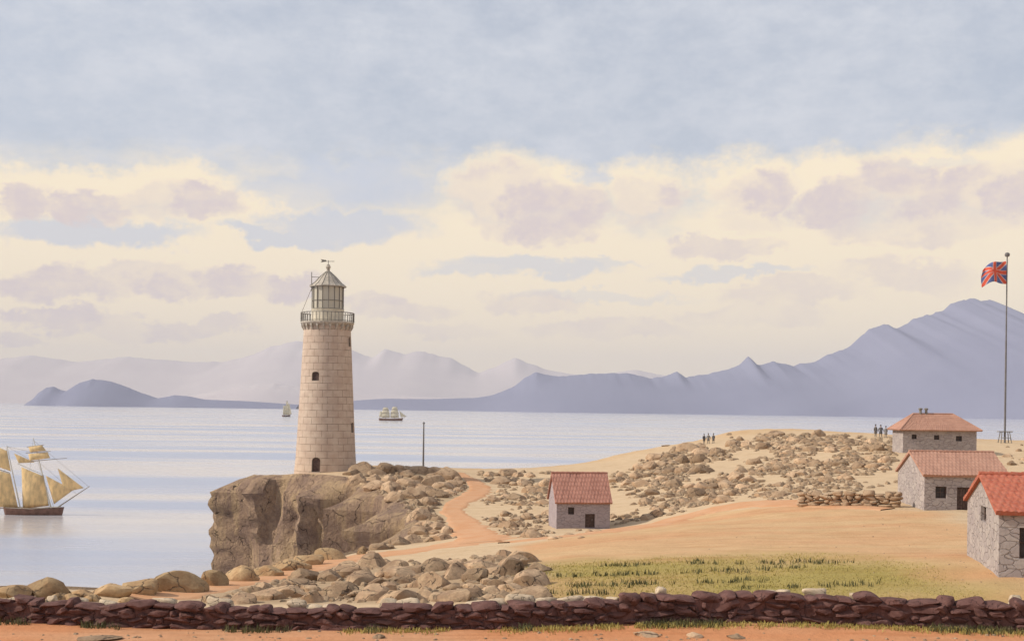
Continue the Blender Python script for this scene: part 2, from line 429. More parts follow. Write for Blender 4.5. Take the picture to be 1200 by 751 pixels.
m, t, b = material('soil', 0.95, 0.1)
at = t.node('ShaderNodeAttribute', attribute_name='soil').outputs['Color']
co = geoco(t)
n1 = t.noise(co, 0.7, 6, 0.65); n2 = t.noise(co, 5, 6, 0.7); n3 = t.noise(t.mapping(co, (0.12, 0.9, 0.9)), 1.6, 5, 0.6)
c = t.mix(t.ramp(n1.outputs[0], 0.35, 0.7, 0, 0.35), at, t.mix(1.0, at, (0.72,0.68,0.62,1), 'MULTIPLY'))
c = t.mix(t.ramp(n2.outputs[0], 0.5, 0.8, 0, 0.55), c, t.mix(1.0, at, (0.62,0.57,0.5,1), 'MULTIPLY'))
c = t.mix(t.ramp(n3.outputs[0], 0.52, 0.64, 0, 0.4), c, t.mix(1.0, at, (0.75,0.66,0.56,1), 'MULTIPLY'))
t.set(b.inputs['Base Color'], c)
bump(t, b, t.math('ADD', n2.outputs[0], t.math('MULTIPLY', n1.outputs[0], 0.7)), 0.08, 0.8)
M['soil'] = m
V = np.stack([GX, GY, GZ], -1).reshape(-1, 3)
tag(fast_mesh('terrain', V, grid_faces(len(gx), len(gy)), M['soil'], True, colr.reshape(-1, 3)), kind='structure')

# dirt paths draped on the land
m, t, b = material('path_dirt', 0.95, 0.1)
co = geoco(t); n1 = t.noise(co, 0.6, 5); n2 = t.noise(co, 6, 5, 0.7)
c = t.mix(t.ramp(n1.outputs[0], 0.3, 0.7), (0.54,0.275,0.14,1), (0.57,0.33,0.19,1))
c = t.mix(t.ramp(n2.outputs[0], 0.5, 0.8, 0, 0.5), c, (0.42,0.21,0.12,1))
t.set(b.inputs['Base Color'], c); bump(t, b, n2.outputs[0], 0.05, 0.7); M['path'] = m
pv, pf = [], []
for pi, ln in enumerate(PATHS['path']):
    n = len(ln); K = 9; tang = np.gradient(ln[:, :2], axis=0); tang /= np.linalg.norm(tang, axis=1)[:, None] + 1e-9
    base = len(pv)
    for i in range(n):
        nx, ny = -tang[i, 1], tang[i, 0]
        for k in range(K):
            s = (k / (K-1) - 0.5)
            w = ln[i, 2] * (1 + 0.35 * (mnoise.noise(Vector((ln[i,0]*0.4, ln[i,1]*0.4, pi + (k > 4) * 5.0)))) + 0.5 * mnoise.noise(Vector((ln[i,0]*1.3, ln[i,1]*1.3, 20 + pi + (k > 4) * 5.0))) / max(ln[i, 2], 1) * ln[i, 2])
            x, y = ln[i, 0] + nx * s * w, ln[i, 1] + ny * s * w
            pv.append((x, y, ground(x, y) + (0.045 + 0.012 * pi if 0 < k < K-1 else -0.10)))
    for i in range(n-1):
        for k in range(K-1):
            a = base + i*K + k; pf.append((a, a+K, a+K+1, a+1))
o = mesh_obj('path', pv, pf, M['path'], smooth=True); tag(o, kind='structure')

# ------------------------------------------------------------------ cliff curtain round the coast
C2 = smooth_poly(COAST, 0.75, 3); nC = len(C2)
tg = np.roll(C2, -2, 0) - np.roll(C2, 2, 0); tg /= np.linalg.norm(tg, axis=1)[:, None]
area = 0.5 * np.sum(C2[:,0]*np.roll(C2[:,1],-1) - np.roll(C2[:,0],-1)*C2[:,1])
nm = np.stack([tg[:,1], -tg[:,0]], 1) * (1 if area > 0 else -1)
topz = terr(C2[:,0] - nm[:,0]*0.8, C2[:,1] - nm[:,1]*0.8)
R_ = 34; cv = []
for i in range(nC):
    x0, y0 = C2[i]; nx, ny = nm[i]; T = topz[i]
    big = (112 < y0 < 175 and x0 < -4) 
    for r in range(R_):
        if r == 0: d, z = -1.3, T - 0.05 - 0.25
        elif r == 1: d, z = -0.35, T + 0.10
        else:
            q = (r - 1) / (R_ - 2); z = T + 0.1 - q * (T + 3.0)
            d = 0.35 + 0.3 * q
            p = Vector((x0, y0, z * 0.35))
            fold = mnoise.noise(Vector((x0 * 0.16, y0 * 0.16, 0.3 + z*0.02)))
            fold2 = 1 - abs(mnoise.noise(Vector((x0 * 0.33 + 7, y0 * 0.33, z * 0.05)))) * 2
            rough = mnoise.fractal(Vector((x0 * 0.5, y0 * 0.5, z * 0.4)), 1.0, 2.0, 4)
            ledge = abs(((z * 0.45 + mnoise.noise(p * 0.3) * 1.6) % 1.0) - 0.5)
            amp = min(1, q * 8) * (1.0 if big else 0.6)
            ph = i * 0.75 / 12.5 + 0.5 * fold + z * 0.016
            tri = abs((ph % 1.0) - 0.62) / 0.62 if (ph % 1.0) < 0.62 else ((ph % 1.0) - 0.62) / 0.38
            groove = abs(mnoise.noise(Vector((i * 0.21, 3.3, z * 0.025 + fold)))) ** 0.7
            d += amp * (1.9 * groove - 0.9) if big else 0
            d += amp * ((5.5 * tri - 0.8) * (1 - 0.35 * q) + 1.2 * fold + 0.8 * fold2 + 0.8 * rough + 0.5 * ledge)
            d = max(d, 0.5)
        cv.append((x0 + nx*d, y0 + ny*d, z))
cf = []
for i in range(nC):
    j = (i+1) % nC
    for r in range(R_-1):
        q = (i*R_+r, i*R_+r+1, j*R_+r+1, j*R_+r)
        cf.append(q if area < 0 else q[::-1])
o = mesh_obj('cliff', cv, cf, M['cliff'], smooth=True); shade_auto(o, 28); tag(o, kind='structure')

# ------------------------------------------------------------------ sea
m, t, b = material('sea_water', 0.16, 0.5)
co = geoco(t)
n1 = t.noise(t.mapping(co, (0.05, 0.16, 1)), 1.0, 6, 0.6); n2 = t.noise(t.mapping(co, (0.5, 1.3, 1)), 1.0, 4, 0.6)
n3 = t.noise(t.mapping(co, (0.0022, 0.016, 1)), 1.0, 4, 0.55)
wind = t.ramp(n3.outputs[0], 0.38, 0.62)
t.set(b.inputs['Base Color'], t.mix(wind, (0.36,0.39,0.49,1), (0.58,0.54,0.53,1)))
t.set(b.inputs['Roughness'], t.ramp(wind, 0, 1, 0.30, 0.12))
bn = t.node('ShaderNodeBump'); bn.inputs['Distance'].default_value = 0.7
t.set(bn.inputs['Strength'], t.ramp(wind, 0, 1, 0.45, 0.2)); t.set(bn.inputs['Height'], t.math('MULTIPLY_ADD', n2.outputs[0], 0.4, t.math('MULTIPLY', n1.outputs[0], 0.7)))
t.l.new(bn.outputs[0], b.inputs['Normal'])
M['sea'] = m
ed = [-26000,-12000,-5000,-2000,-800,-300,0,300,800,2000,5000,12000,26000]
sv = [(x, y, 0) for y in ed for x in ed]; n = len(ed)
tag(mesh_obj('sea', sv, grid_faces(n, n), M['sea']), kind='structure')

# ------------------------------------------------------------------ far hills
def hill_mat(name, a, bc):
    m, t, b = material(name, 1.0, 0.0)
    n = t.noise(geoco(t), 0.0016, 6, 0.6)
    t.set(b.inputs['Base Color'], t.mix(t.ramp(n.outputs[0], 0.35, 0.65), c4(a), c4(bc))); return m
M['hill'] = hill_mat('hill_scrub_hazed', (0.19,0.20,0.29), (0.205,0.215,0.305))  # scrub with the blue-lavender of distant haze mixed into its base colour
M['hill_far'] = hill_mat('far_scrub_hazed', (0.50,0.44,0.45), (0.54,0.48,0.48))  # paler again: haze of the farther ranges put into the base colour
def hill(name, prof, D, mat, N=260, width=3.8, rug=0.05, seed=0.0):
    px = np.linspace(prof[0][0], prof[-1][0], N); py = np.interp(px, [p[0] for p in prof], [p[1] for p in prof])
    vs, Mr = [], 25
    ks = max(3, N // 14); kern = np.hanning(ks * 2 + 1); kern /= kern.sum()
    hraw = np.array([max(4.0, H + uv(a, b2)[1] * D) for a, b2 in zip(px, py)]); hsm = np.convolve(np.pad(hraw, ks, mode='edge'), kern, 'valid')
    for i in range(N):
        u, v = uv(px[i], py[i]); hgt = hraw[i]
        hgt += hgt * rug * 0.5 * mnoise.fractal(Vector((px[i] * 0.09, seed, 0)), 1.0, 2.0, 4)
        W = 60 + hsm[i] * width
        for k in range(Mr):
            d = k / (Mr - 1) * 2 - 1
            s = max(0.0, 1 - abs(d)) ** 0.9
            g = mnoise.fractal(Vector((px[i] * 0.035, d * 1.6, seed + 3)), 1.0, 2.0, 4)
            off = W * 0.0 * mnoise.noise(Vector((px[i]*0.02, seed, 9)))
            mixd = min(1.0, abs(d) * 1.8); mixd = mixd * mixd * (3 - 2 * mixd)
            z = (hgt * (1 - mixd) + hsm[i] * mixd) * s * (1 + 0.05 * g * abs(d) * (1 - abs(d)) * 2)
            vs.append((u * D, D + d * W + off * (1-abs(d)), z - 1.5 if abs(d) > 0.99 else z))
    tag(mesh_obj(name, vs, grid_faces(Mr, N)[:, ::-1], mat, smooth=True), kind='structure')
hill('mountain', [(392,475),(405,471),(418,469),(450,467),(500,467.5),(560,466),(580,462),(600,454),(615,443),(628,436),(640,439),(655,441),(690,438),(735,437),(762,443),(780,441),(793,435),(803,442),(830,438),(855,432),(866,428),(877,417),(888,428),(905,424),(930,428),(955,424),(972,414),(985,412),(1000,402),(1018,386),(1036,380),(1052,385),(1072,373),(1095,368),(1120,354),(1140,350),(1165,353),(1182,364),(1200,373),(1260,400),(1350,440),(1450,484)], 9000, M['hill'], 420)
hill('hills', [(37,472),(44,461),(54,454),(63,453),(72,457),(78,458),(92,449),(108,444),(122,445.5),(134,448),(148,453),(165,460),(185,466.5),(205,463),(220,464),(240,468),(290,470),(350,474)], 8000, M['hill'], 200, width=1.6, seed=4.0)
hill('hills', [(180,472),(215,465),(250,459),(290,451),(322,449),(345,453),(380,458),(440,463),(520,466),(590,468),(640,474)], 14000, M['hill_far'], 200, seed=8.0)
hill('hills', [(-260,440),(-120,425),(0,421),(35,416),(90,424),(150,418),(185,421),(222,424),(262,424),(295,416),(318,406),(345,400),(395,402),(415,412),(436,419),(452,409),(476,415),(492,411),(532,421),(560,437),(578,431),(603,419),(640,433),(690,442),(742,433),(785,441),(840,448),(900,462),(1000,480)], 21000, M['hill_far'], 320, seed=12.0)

# ------------------------------------------------------------------ stones
def sharpen(me, deg):
    me.polygons.foreach_set('use_smooth', [True] * len(me.polygons))
    bm = bmesh.new(); bm.from_mesh(me)
    for e in bm.edges: e.smooth = not (len(e.link_faces) == 2 and e.calc_face_angle(0) > math.radians(deg))
    bm.to_mesh(me); bm.free()
def rock_mesh(seed, sub=3, flat=0.7, boxy=0.0, npl=13, dmin=0.42):
    r = random.Random(seed); bm = bmesh.new(); bmesh.ops.create_icosphere(bm, subdivisions=sub, radius=1.0)
    planes = []
    for _ in range(npl):
        n = Vector((r.uniform(-1,1), r.uniform(-1,1), r.uniform(-0.25,1))).normalized(); planes.append((n, r.uniform(dmin, 0.82)))
    sc = Vector((r.uniform(0.9,1.15), r.uniform(0.75,1.0), flat * r.uniform(0.85,1.15)))
    o = Vector((seed * 3.7, seed * 1.3, 0))
    for v in bm.verts:
        p = v.co.copy()
        if boxy:
            mx = max(abs(p.x), abs(p.y), abs(p.z)); p = p.lerp(p / mx * 0.86, boxy)
        p *= 1 + 0.16 * mnoise.noise(p * 1.1 + o)
        for n, d in planes:
            e = p.dot(n) - d
            if e > 0: p -= n * e * 0.95
        p *= 1 + 0.06 * mnoise.fractal(p * 2.6 + o, 1.0, 2.0, 3)
        if p.z < -0.45: p.z = -0.45 + (p.z + 0.45) * 0.3
        v.co = Vector((p.x * sc.x, p.y * sc.y, p.z * sc.z))
    me = bpy.data.meshes.new('boulder'); bm.to_mesh(me); bm.free(); sharpen(me, 24)
    return me
def rock_set(n, mat, s0, flat=0.7, npl=13, dmin=0.42):
    out = []
    for k in range(n):
        me = rock_mesh(s0 + k, 3, flat, 0.0, npl, dmin); me.materials.append(mat); out.append(me)
    return out
ROCKS = {'rock': rock_set(9, M['rock'], 10, 0.72, 8, 0.6), 'grey': rock_set(9, M['rock_grey'], 40, 0.72, 10, 0.52), 'ochre': rock_set(6, M['rock_ochre'], 70, 0.72, 7, 0.62)}
def boulder(kind, p, wm, label, group, hm=None, k=None, rz=None, sink=0.12, tilt=0.12):
    me = random.choice(ROCKS[kind]) if k is None else ROCKS[kind][k]
    o = bpy.data.objects.new('boulder', me); link(o)
    r = wm / 2.0; zz = r * random.uniform(0.8, 1.15) if hm is None else hm
    o.scale = (r, r * random.uniform(0.75, 1.0), zz)
    o.rotation_euler = (random.uniform(-tilt,tilt), random.uniform(-tilt,tilt), random.uniform(0, 2*PI) if rz is None else rz)
    o.location = (p.x, p.y, p.z + zz * (0.45 - 2 * sink) * 0.68)
    return tag(o, label, 'boulder', group)
def in_px(pt, poly):
    return bool(inside(np.array([pt[0]]), np.array([pt[1]]), np.array(poly, float))[0])
placed = []
KEEP_OUT = []     # footprints (x, y, r) of buildings
def scatter(poly, n, s0, s1, kind, label, group, gap=0.62, tries=60, squash=None, maxd=250, tilt=0.12, zf=0.85, sink=0.17, clump=0):
    xs = [p[0] for p in poly]; ys = [p[1] for p in poly]; done = 0
    for _ in range(n * tries):
        if done >= n: break
        x, y = random.uniform(min(xs), max(xs)), random.uniform(min(ys), max(ys))
        if not in_px((x, y), poly): continue
        if clump and vnoise(np.array([x / 30.0]), np.array([y / 13.0]), 77)[0] < clump: continue
        q = 1 - done / n
        s = s0 + (s1 - s0) * q ** 1.6 * random.uniform(0.8, 1.0)
        if any(abs(x-a) < gap*(s+c)/2 and abs(y-b2) < gap*0.62*(s+c)/2 for a, b2, c in placed): continue
        h = hit(x, y)
        if h is None or h.y > maxd: continue
        if float(path_dist(np.array([h.x]), np.array([h.y]))[0]) < 1.3 + s*h.y/F*0.45: continue
        if any(math.hypot(h.x-a, h.y-b2) < r + s*h.y/F*0.5 for a, b2, r in KEEP_OUT): continue
        placed.append((x, y, s)); boulder(kind, h, s * h.y / F, label, group, hm=s * h.y / F / 2 * random.uniform(.8, 1.15) * zf, tilt=tilt, sink=sink); done += 1
    return done
KEEP_OUT += [(5.6, 100.5, 3.4), (31, 87, 3.8), (P(381,552,152).x, 152, 4.0), (51.8, 152.5, 5.2)]

# shore boulders one by one: px, py (foot), width px, height px
SHORE = [(14,699,44,14),(54,699,50,21),(95,700,30,12),(130,698,42,17),(167,696,40,19),(210,693,56,25),(250,686,36,19),(283,681,40,18),(312,675,36,16),(340,668,38,16),(364,662,34,14),(388,656,34,14)]
ords = ['first','second','third','fourth','fifth','sixth','seventh','eighth','ninth','tenth','eleventh','twelfth','thirteenth','fourteenth']
for i, (x, y, w, hp) in enumerate(SHORE):
    h = hit(x, y)
    if h is None: continue
    boulder('ochre', h, w * h.y / F * 1.16, 'ochre boulder on the sea edge, %s from the left in the row behind the wall' % ords[i],
            'ochre boulders along the sea edge', hm=hp * h.y / F * 1.15, k=i % 6, rz=random.uniform(-0.4,0.4), sink=0.08)
    placed.append((x, y, w))
scatter([(0,700),(70,702),(160,700),(220,690),(290,678),(345,664),(395,652),(430,645),(436,650),(400,660),(350,670),(290,686),(220,699),(150,706),(0,706)], 22, 13, 28, 'ochre',
        'small ochre stone filling a gap in the row of sea edge boulders', 'small stones of the sea edge', gap=0.4)
G_OUT = 'tan boulders of the rocky outcrop'
scatter([(225,706),(275,696),(325,686),(350,672),(400,662),(440,660),(470,664),(500,670),(540,662),(575,654),(605,652),(628,662),(638,684),(640,706)], 66, 26, 78, 'grey',
        'tan brown boulder in the outcrop behind the dark wall, left of the grass', G_OUT, gap=0.33, tilt=0.3, zf=0.72, sink=0.2)
for (x, y, w, hp) in [(600,664,54,26),(568,668,48,22),(628,672,30,18),(352,686,50,18),(470,674,56,20)]:
    h = hit(x, y); boulder('grey', h, w*h.y/F, 'tan brown boulder in the outcrop behind the dark wall, left of the grass', G_OUT, hm=hp*h.y/F*0.75); placed.append((x, y, w))
scatter([(404,556),(470,550),(525,553),(552,566),(545,580),(515,592),(492,592),(472,590),(440,578),(420,570)], 38, 16, 48, 'rock', 'brown boulder on the headland top right of the lighthouse, left of the zigzag path', 'boulders on the headland top', gap=0.40, zf=0.8)
scatter([(490,596),(512,600),(528,612),(540,626),(536,632),(500,636),(478,636),(470,640),(450,646),(440,650),(420,652),(400,660),(440,640),(486,630)], 18, 14, 40, 'rock', 'brown boulder in the bend of the zigzag path below the cliff edge', 'boulders in the bend of the path', gap=0.42, zf=0.9)
scatter([(572,556),(640,556),(644,612),(620,632),(590,632),(575,618),(560,600),(572,582)], 42, 11, 30, 'rock', 'brown boulder on pale ground between the zigzag path and the small hut', 'boulders between path and hut', clump=0.34, gap=0.5)
scatter([(716,560),(748,552),(800,560),(806,596),(770,606),(740,614),(718,612)], 28, 12, 30, 'rock', 'brown boulder on the slope just right of the small red-roofed hut', 'boulders right of the hut', clump=0.34, gap=0.5)
scatter([(748,548),(790,526),(828,524),(862,540),(880,562),(868,586),(800,594),(790,570),(752,556)], 50, 14, 34, 'rock', 'brown boulder on the middle of the hillside below the three people on the skyline', 'boulders on the middle hillside', clump=0.34, gap=0.5)
scatter([(860,512),(930,508),(1000,514),(1040,522),(1052,540),(1052,560),(946,566),(936,586),(884,582),(880,560),(850,536)], 80, 12, 28, 'rock', 'brown boulder on the right hillside between the skyline and the low terrace wall', 'boulders on the right hillside', clump=0.34, gap=0.5)
scatter([(1176,522),(1230,522),(1230,548),(1180,545)], 8, 8, 16, 'rock', 'brown boulder beyond the long house roof, under the flagpole', 'boulders under the flagpole')
scatter([(635,616),(655,620),(720,620),(716,628),(650,634),(630,626)], 10, 8, 16, 'rock', 'small brown boulder on the ground at the front foot of the red-roofed hut', 'boulders at the foot of the hut')
h = hit(781, 522.5); boulder('rock', h, 2.2, 'flat dark boulder lying alone on the skyline left of the three people', None, hm=0.25)

# small stones lying everywhere between the boulders: nobody could count them
def stones(name, regions, mat):
    tmpl = []
    for k in range(6):
        bm = bmesh.new(); bmesh.ops.create_icosphere(bm, subdivisions=2, radius=1.0)
        rk = random.Random(k); pl = [(Vector((rk.uniform(-1,1), rk.uniform(-1,1), rk.uniform(-.2,1))).normalized(), rk.uniform(.45,.8)) for _ in range(9)]
        for v in bm.verts:
            for n_, d_ in pl:
                e_ = v.co.dot(n_) - d_
                if e_ > 0: v.co -= n_ * e_ * .95
        for v in bm.verts: v.co *= 1 + 0.2 * mnoise.noise(v.co * 1.4 + Vector((k*5.1, 0, 0)))
        tmpl.append((np.array([v.co[:] for v in bm.verts]), np.array([[q.index for q in f_.verts] for f_ in bm.faces]))); bm.free()
    VV, FF, off = [], [], 0
    for poly, n, s0, s1 in regions:
        xs = [p[0] for p in poly]; ys = [p[1] for p in poly]; done = 0; tr = 0
        while done < n and tr < n * 8:
            tr += 1
            x, y = random.uniform(min(xs), max(xs)), random.uniform(min(ys), max(ys))
            if not in_px((x, y), poly): continue
            h = hit(x, y)
            if h is None or h.y > 225 or any(math.hypot(h.x-a, h.y-b2) < r*0.9 for a, b2, r in KEEP_OUT): continue
            if h.y > 42 and float(path_dist(np.array([h.x]), np.array([h.y]))[0]) < 1.7: continue
            if h.y > 75 and vnoise(np.array([x / 30.0]), np.array([y / 13.0]), 77)[0] < random.uniform(.18, .42): continue
            r = random.uniform(s0, s1) * h.y / F / 2; a = random.uniform(0, 2*PI); v, f_ = random.choice(tmpl)
            w = v * np.array([r * random.uniform(1,1.5), r, r * random.uniform(0.5,0.8)])
            w = np.stack([w[:,0]*math.cos(a)-w[:,1]*math.sin(a), w[:,0]*math.sin(a)+w[:,1]*math.cos(a), w[:,2]], 1) + np.array([h.x, h.y, h.z + r*0.15])
            VV.append(w); FF.append(f_ + off); off += len(v); done += 1
    o = fast_mesh(name, np.vstack(VV), np.vstack(FF), mat, True); sharpen(o.data, 26); return o
o = stones('rubble', [
 ([(560,553),(648,553),(644,630),(560,634)], 380, 3, 9), ([(716,552),(806,545),(806,600),(718,616)], 330, 3, 9),
 ([(750,540),(800,522),(862,530),(880,585),(790,598)], 640, 3, 10), ([(850,508),(1050,512),(1054,566),(936,588),(870,585)], 1150, 3, 10),
 ([(404,552),(548,553),(536,632),(480,636),(440,570)], 380, 3, 11), ([(205,706),(330,676),(450,658),(600,650),(640,706)], 480, 4, 15),
 ([(1176,520),(1230,520),(1230,548),(1180,545)], 30, 3, 6), ([(0,696),(150,700),(300,674),(345,664),(340,668),(180,704),(0,706)], 90, 4, 10),
 ([(0,738),(1200,744),(1200,751),(0,751)], 110, 2, 6), ([(640,640),(1100,600),(1190,690),(900,660)], 60, 1, 2.5)], M['rubble'])
tag(o, kind='stuff')

# ------------------------------------------------------------------ dry stone walls
def stone_blocks(seed, line, courses, hgt, depth, lmin, lmax, zbase, wob=0.0, sub=3, hfun=None, skip=0.0):
    """rows of rough stones along a plan polyline"""
    r = random.Random(seed); VV, FF, off = [], [], 0
    pts = [Vector((x, y)) for x, y in line]; seg = [(pts[i+1]-pts[i]).length for i in range(len(pts)-1)]; tot = sum(seg)
    def at(s):
        for i, L in enumerate(seg):
            if s <= L or i == len(seg)-1: return pts[i].lerp(pts[i+1], s / L), (pts[i+1]-pts[i]).normalized()
            s -= L
    bm = bmesh.new(); bmesh.ops.create_icosphere(bm, subdivisions=sub, radius=1.0)
    bv = [v.co.copy() for v in bm.verts]; bf = np.array([[q.index for q in f_.verts] for f_ in bm.faces]); bm.free()
    for cI in range(courses):
        s = r.uniform(-0.3, 0)
        while s < tot:
            L = r.uniform(lmin, lmax)
            if r.random() < skip: s += L * 1.3; continue
            p, d = at(min(max(s + L/2, 0), tot)); n = Vector((-d.y, d.x))
            ch = (hfun(p.x) if hfun else hgt) / courses; hh = ch * r.uniform(0.95, 1.35); top = cI == courses - 1
            if top: hh *= r.uniform(0.6, 1.35)
            p = p + n * r.uniform(-0.06, 0.06)
            z0 = zbase(p.x, p.y) + ch * cI + (wob * mnoise.noise(Vector((p.x * 0.25, cI * 2.0, 5))) if cI else 0)
            sd = Vector((r.uniform(0,99), r.uniform(0,99), 0)); boxy = r.uniform(0.55, 1.0); tl = r.uniform(-0.14, 0.14); cuts = [(Vector((r.uniform(-1,1), r.uniform(-1,.2), r.uniform(-1,1))).normalized(), r.uniform(.6,.9)) for _ in range(5)]
            out = []
            for v in bv:
                q = v.copy(); mx = max(abs(q.x), abs(q.y), abs(q.z)); q = q.lerp(q / mx * 0.9, boxy)
                q *= 1 + 0.20 * mnoise.noise(q * 1.2 + sd)
                for cn, cd_ in cuts:
                    e_ = q.dot(cn) - cd_
                    if e_ > 0: q -= cn * e_ * 0.85
                q *= 1 + 0.06 * mnoise.noise(q * 4 + sd)
                lx, ly, lz = q.x * L * 0.58, q.y * depth * 0.5, q.z * hh * 0.60
                lz += lx * tl
                w = p + d * lx + n * ly
                out.append((w.x, w.y, z0 + hh / 2 + lz))
            VV.append(np.array(out)); FF.append(bf + off); off += len(bv); s += L * 0.97
    return np.vstack(VV), np.vstack(FF)
def gz(x, y): return ground(x, y) - 0.06
FW = [(-150,727,37.9),(0,727,37.9),(120,731,37.6),(300,739,37.2),(450,741,37.1),(600,740,37.1),(700,735,37.4),(780,729,37.8),(880,727,37.9),(1000,730,37.7),(1100,736,37.4),(1200,742,37.1),(1300,746,37)]
wl = [(P(*q).x, P(*q).y + 0.45) for q in FW]
root = empty('stone_wall', (wl[4][0], wl[4][1], gz(*wl[4])))
tag(root, 'long low dark brown dry stone wall crossing the whole front by the orange road', 'wall')
def at_root(V): return V - np.array(root.location)
def wall_h(x): return float(np.interp(x, [wl[0][0], wl[3][0], wl[6][0], wl[7][0], wl[8][0], wl[11][0]], [0.80,0.73,0.75,0.92,0.94,0.86]))
V1, F1 = stone_blocks(3, wl, 4, 1.0, 0.8, 0.26, 0.95, gz, 0.09, hfun=wall_h)
o = fast_mesh('stonework', at_root(V1), F1, M['wall_dark']); sharpen(o.data, 22); o.parent = root
mb = MB()
for (x0, y0), (x1, y1) in zip(wl, wl[1:]):
    n = max(2, int((x1-x0)/0.5))
    for k in range(n):
        a_, b_ = x0+(x1-x0)*k/n, x0+(x1-x0)*(k+1)/n; ya, yb = y0+(y1-y0)*k/n, y0+(y1-y0)*(k+1)/n
        za, zb_ = gz(a_, ya), gz(b_, yb); hh = wall_h(a_)*0.84
        mb.add([(a_,ya-.2,za-.1),(b_,yb-.2,zb_-.1),(b_,yb+.25,zb_-.1),(a_,ya+.25,za-.1),(a_,ya-.2,za+hh),(b_,yb-.2,zb_+hh),(b_,yb+.25,zb_+hh),(a_,ya+.25,za+hh)], [(0,1,5,4),(4,5,6,7),(2,3,7,6)])
o = mesh_obj('core', at_root(np.array(mb.v)), mb.f, M['wall_dark'], root); 
# coping stones along the back of its top; sunlit paleness put in their colour
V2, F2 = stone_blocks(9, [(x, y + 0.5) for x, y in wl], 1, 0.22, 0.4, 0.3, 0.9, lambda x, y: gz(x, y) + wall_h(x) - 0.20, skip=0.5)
o = fast_mesh('coping', at_root(V2), F2, M['cap_sunlit']); o.parent = root; o['label'] = 'coping stones along the back of the wall, coloured pale cream as if sunlit'
# terrace wall on the hillside beside the long house
tw = [(P(942,592,87.5).x, P(942,592,87.5).y + 1.0), (P(1000,594,86).x, 87.2), (P(1056,596,85).x, 86.2)]
V3, F3 = stone_blocks(21, tw, 4, 1.05, 0.7, 0.4, 1.0, gz, 0.08)
tag(fast_mesh('terrace_wall', V3, F3, M['terrace']), 'low tan dry stone terrace wall between the hillside boulders and the long house', 'wall')

# stones lying on the road in front
ROADST = [(445,748,16,7,'small grey stone lying on the orange road, left of centre under the dark wall'),(757,745,34,9,'wide flat stone lying on the orange road below the grass end of the wall'),
          (815,746,20,9,'upright rounded stone on the orange road, right of the wide flat stone'),(862,747,24,6,'low flat stone on the orange road, furthest right of the stones there'),(112,748,60,5,'long flat stone half sunk in the orange road at the left corner')]
for x, y, w, hp, lab in ROADST:
    h = hit(x, y)
    if h: boulder('rock', h, w*h.y/F, lab, 'stones on the orange road', hm=hp*h.y/F*0.8, rz=random.uniform(-.3,.3))

# ------------------------------------------------------------------ grass
def leaf_mat(name, a, bc):
    m, t, b = material(name, 0.8, 0.2)
    n = t.noise(geoco(t), 1.7, 4); t.set(b.inputs['Base Color'], t.mix(t.ramp(n.outputs[0], 0.3, 0.7), c4(a), c4(bc))); return m
M['grass'] = leaf_mat('dry_grass', (0.33,0.27,0.075), (0.43,0.34,0.115)); M['tuft'] = leaf_mat('dark_tuft', (0.07,0.07,0.035), (0.13,0.125,0.05))
def blades(name, spots, mat, parent=None):
    V, Fc = [], []
    for (x, y, z, hgt, w) in spots:
        a = random.uniform(0, PI); lx, ly = random.gauss(0, .3)*hgt, random.gauss(0, .3)*hgt; n = len(V)
        dx, dy = math.cos(a)*w, math.sin(a)*w
        V += [(x-dx, y-dy, z-0.02), (x+dx, y+dy, z-0.02), (x+dx*.7+lx*.4, y+dy*.7+ly*.4, z+hgt*.6), (x-dx*.7+lx*.4, y-dy*.7+ly*.4, z+hgt*.6), (x+lx, y+ly, z+hgt)]
        Fc += [(n, n+1, n+2), (n, n+2, n+3), (n+3, n+2, n+4)]
    return fast_mesh(name, np.array(V), np.array(Fc), mat, False)
sp = []
bx0, by0 = grass_poly.min(0); bx1, by1 = grass_poly.max(0)
N_ = 26000
xs = rng.uniform(bx0-1, bx1+1, N_); ys = rng.uniform(by0-1, by1+1.5, N_)
keep = soft(grass_poly, xs, ys, 5.0, fbm(xs/5, ys/5, 4, 20)*6 + fbm(xs/1.2, ys/1.2, 3, 33)*3) > rng.random(N_) * 0.9 + 0.05
for x, y in zip(xs[keep], ys[keep]):
    sp.append((x, y, ground(x, y), random.uniform(0.02, 0.06)*(0.6+0.9*float(vnoise(np.array([x/1.5]), np.array([y/1.5]), 5)[0])), random.uniform(0.010, 0.02)))
tag(blades('grass', sp, M['grass']), kind='stuff')
# dark tufts in ragged rows on the grass, and along the foot of the wall
sp = []
ROWS = [(650,676,770,672,28),(645,688,790,684,34),(800,660,1010,660,36),(790,672,960,664,26),(860,690,1040,684,20),(690,664,760,662,14),(640,697,720,696,16),(820,683,900,680,16)]
for x0, y0, x1, y1, n in ROWS:
    for k in range(n):
        q = random.random(); h = hit(x0+(x1-x0)*q + random.gauss(0,2), y0+(y1-y0)*q + random.gauss(0,1.0))
        if h is None: continue
        for _ in range(7): 
            a, b2 = h.x+random.gauss(0,.09), h.y+random.gauss(0,.12); sp.append((a, b2, ground(a, b2), random.uniform(.08,.24), 0.018))
for i in range(1300):
    s = random.random()*(len(wl)-1); k = int(s); q = s-k
    x = wl[k][0]+(wl[k+1][0]-wl[k][0])*q; y = wl[k][1]+(wl[k+1][1]-wl[k][1])*q - 0.5 - abs(random.gauss(0,.22))
    dens = fbm(np.array([x/2.2]), np.array([3.3]), 3, 50)[0]
    if dens < -0.06: continue
    for _ in range(4):
        a, b2 = x+random.gauss(0,.08), y+random.gauss(0,.06); sp.append((a, b2, ground(a, b2), random.uniform(.06,.26), 0.014))
tag(blades('grass_tufts', sp, M['tuft']), kind='stuff')
sp = []
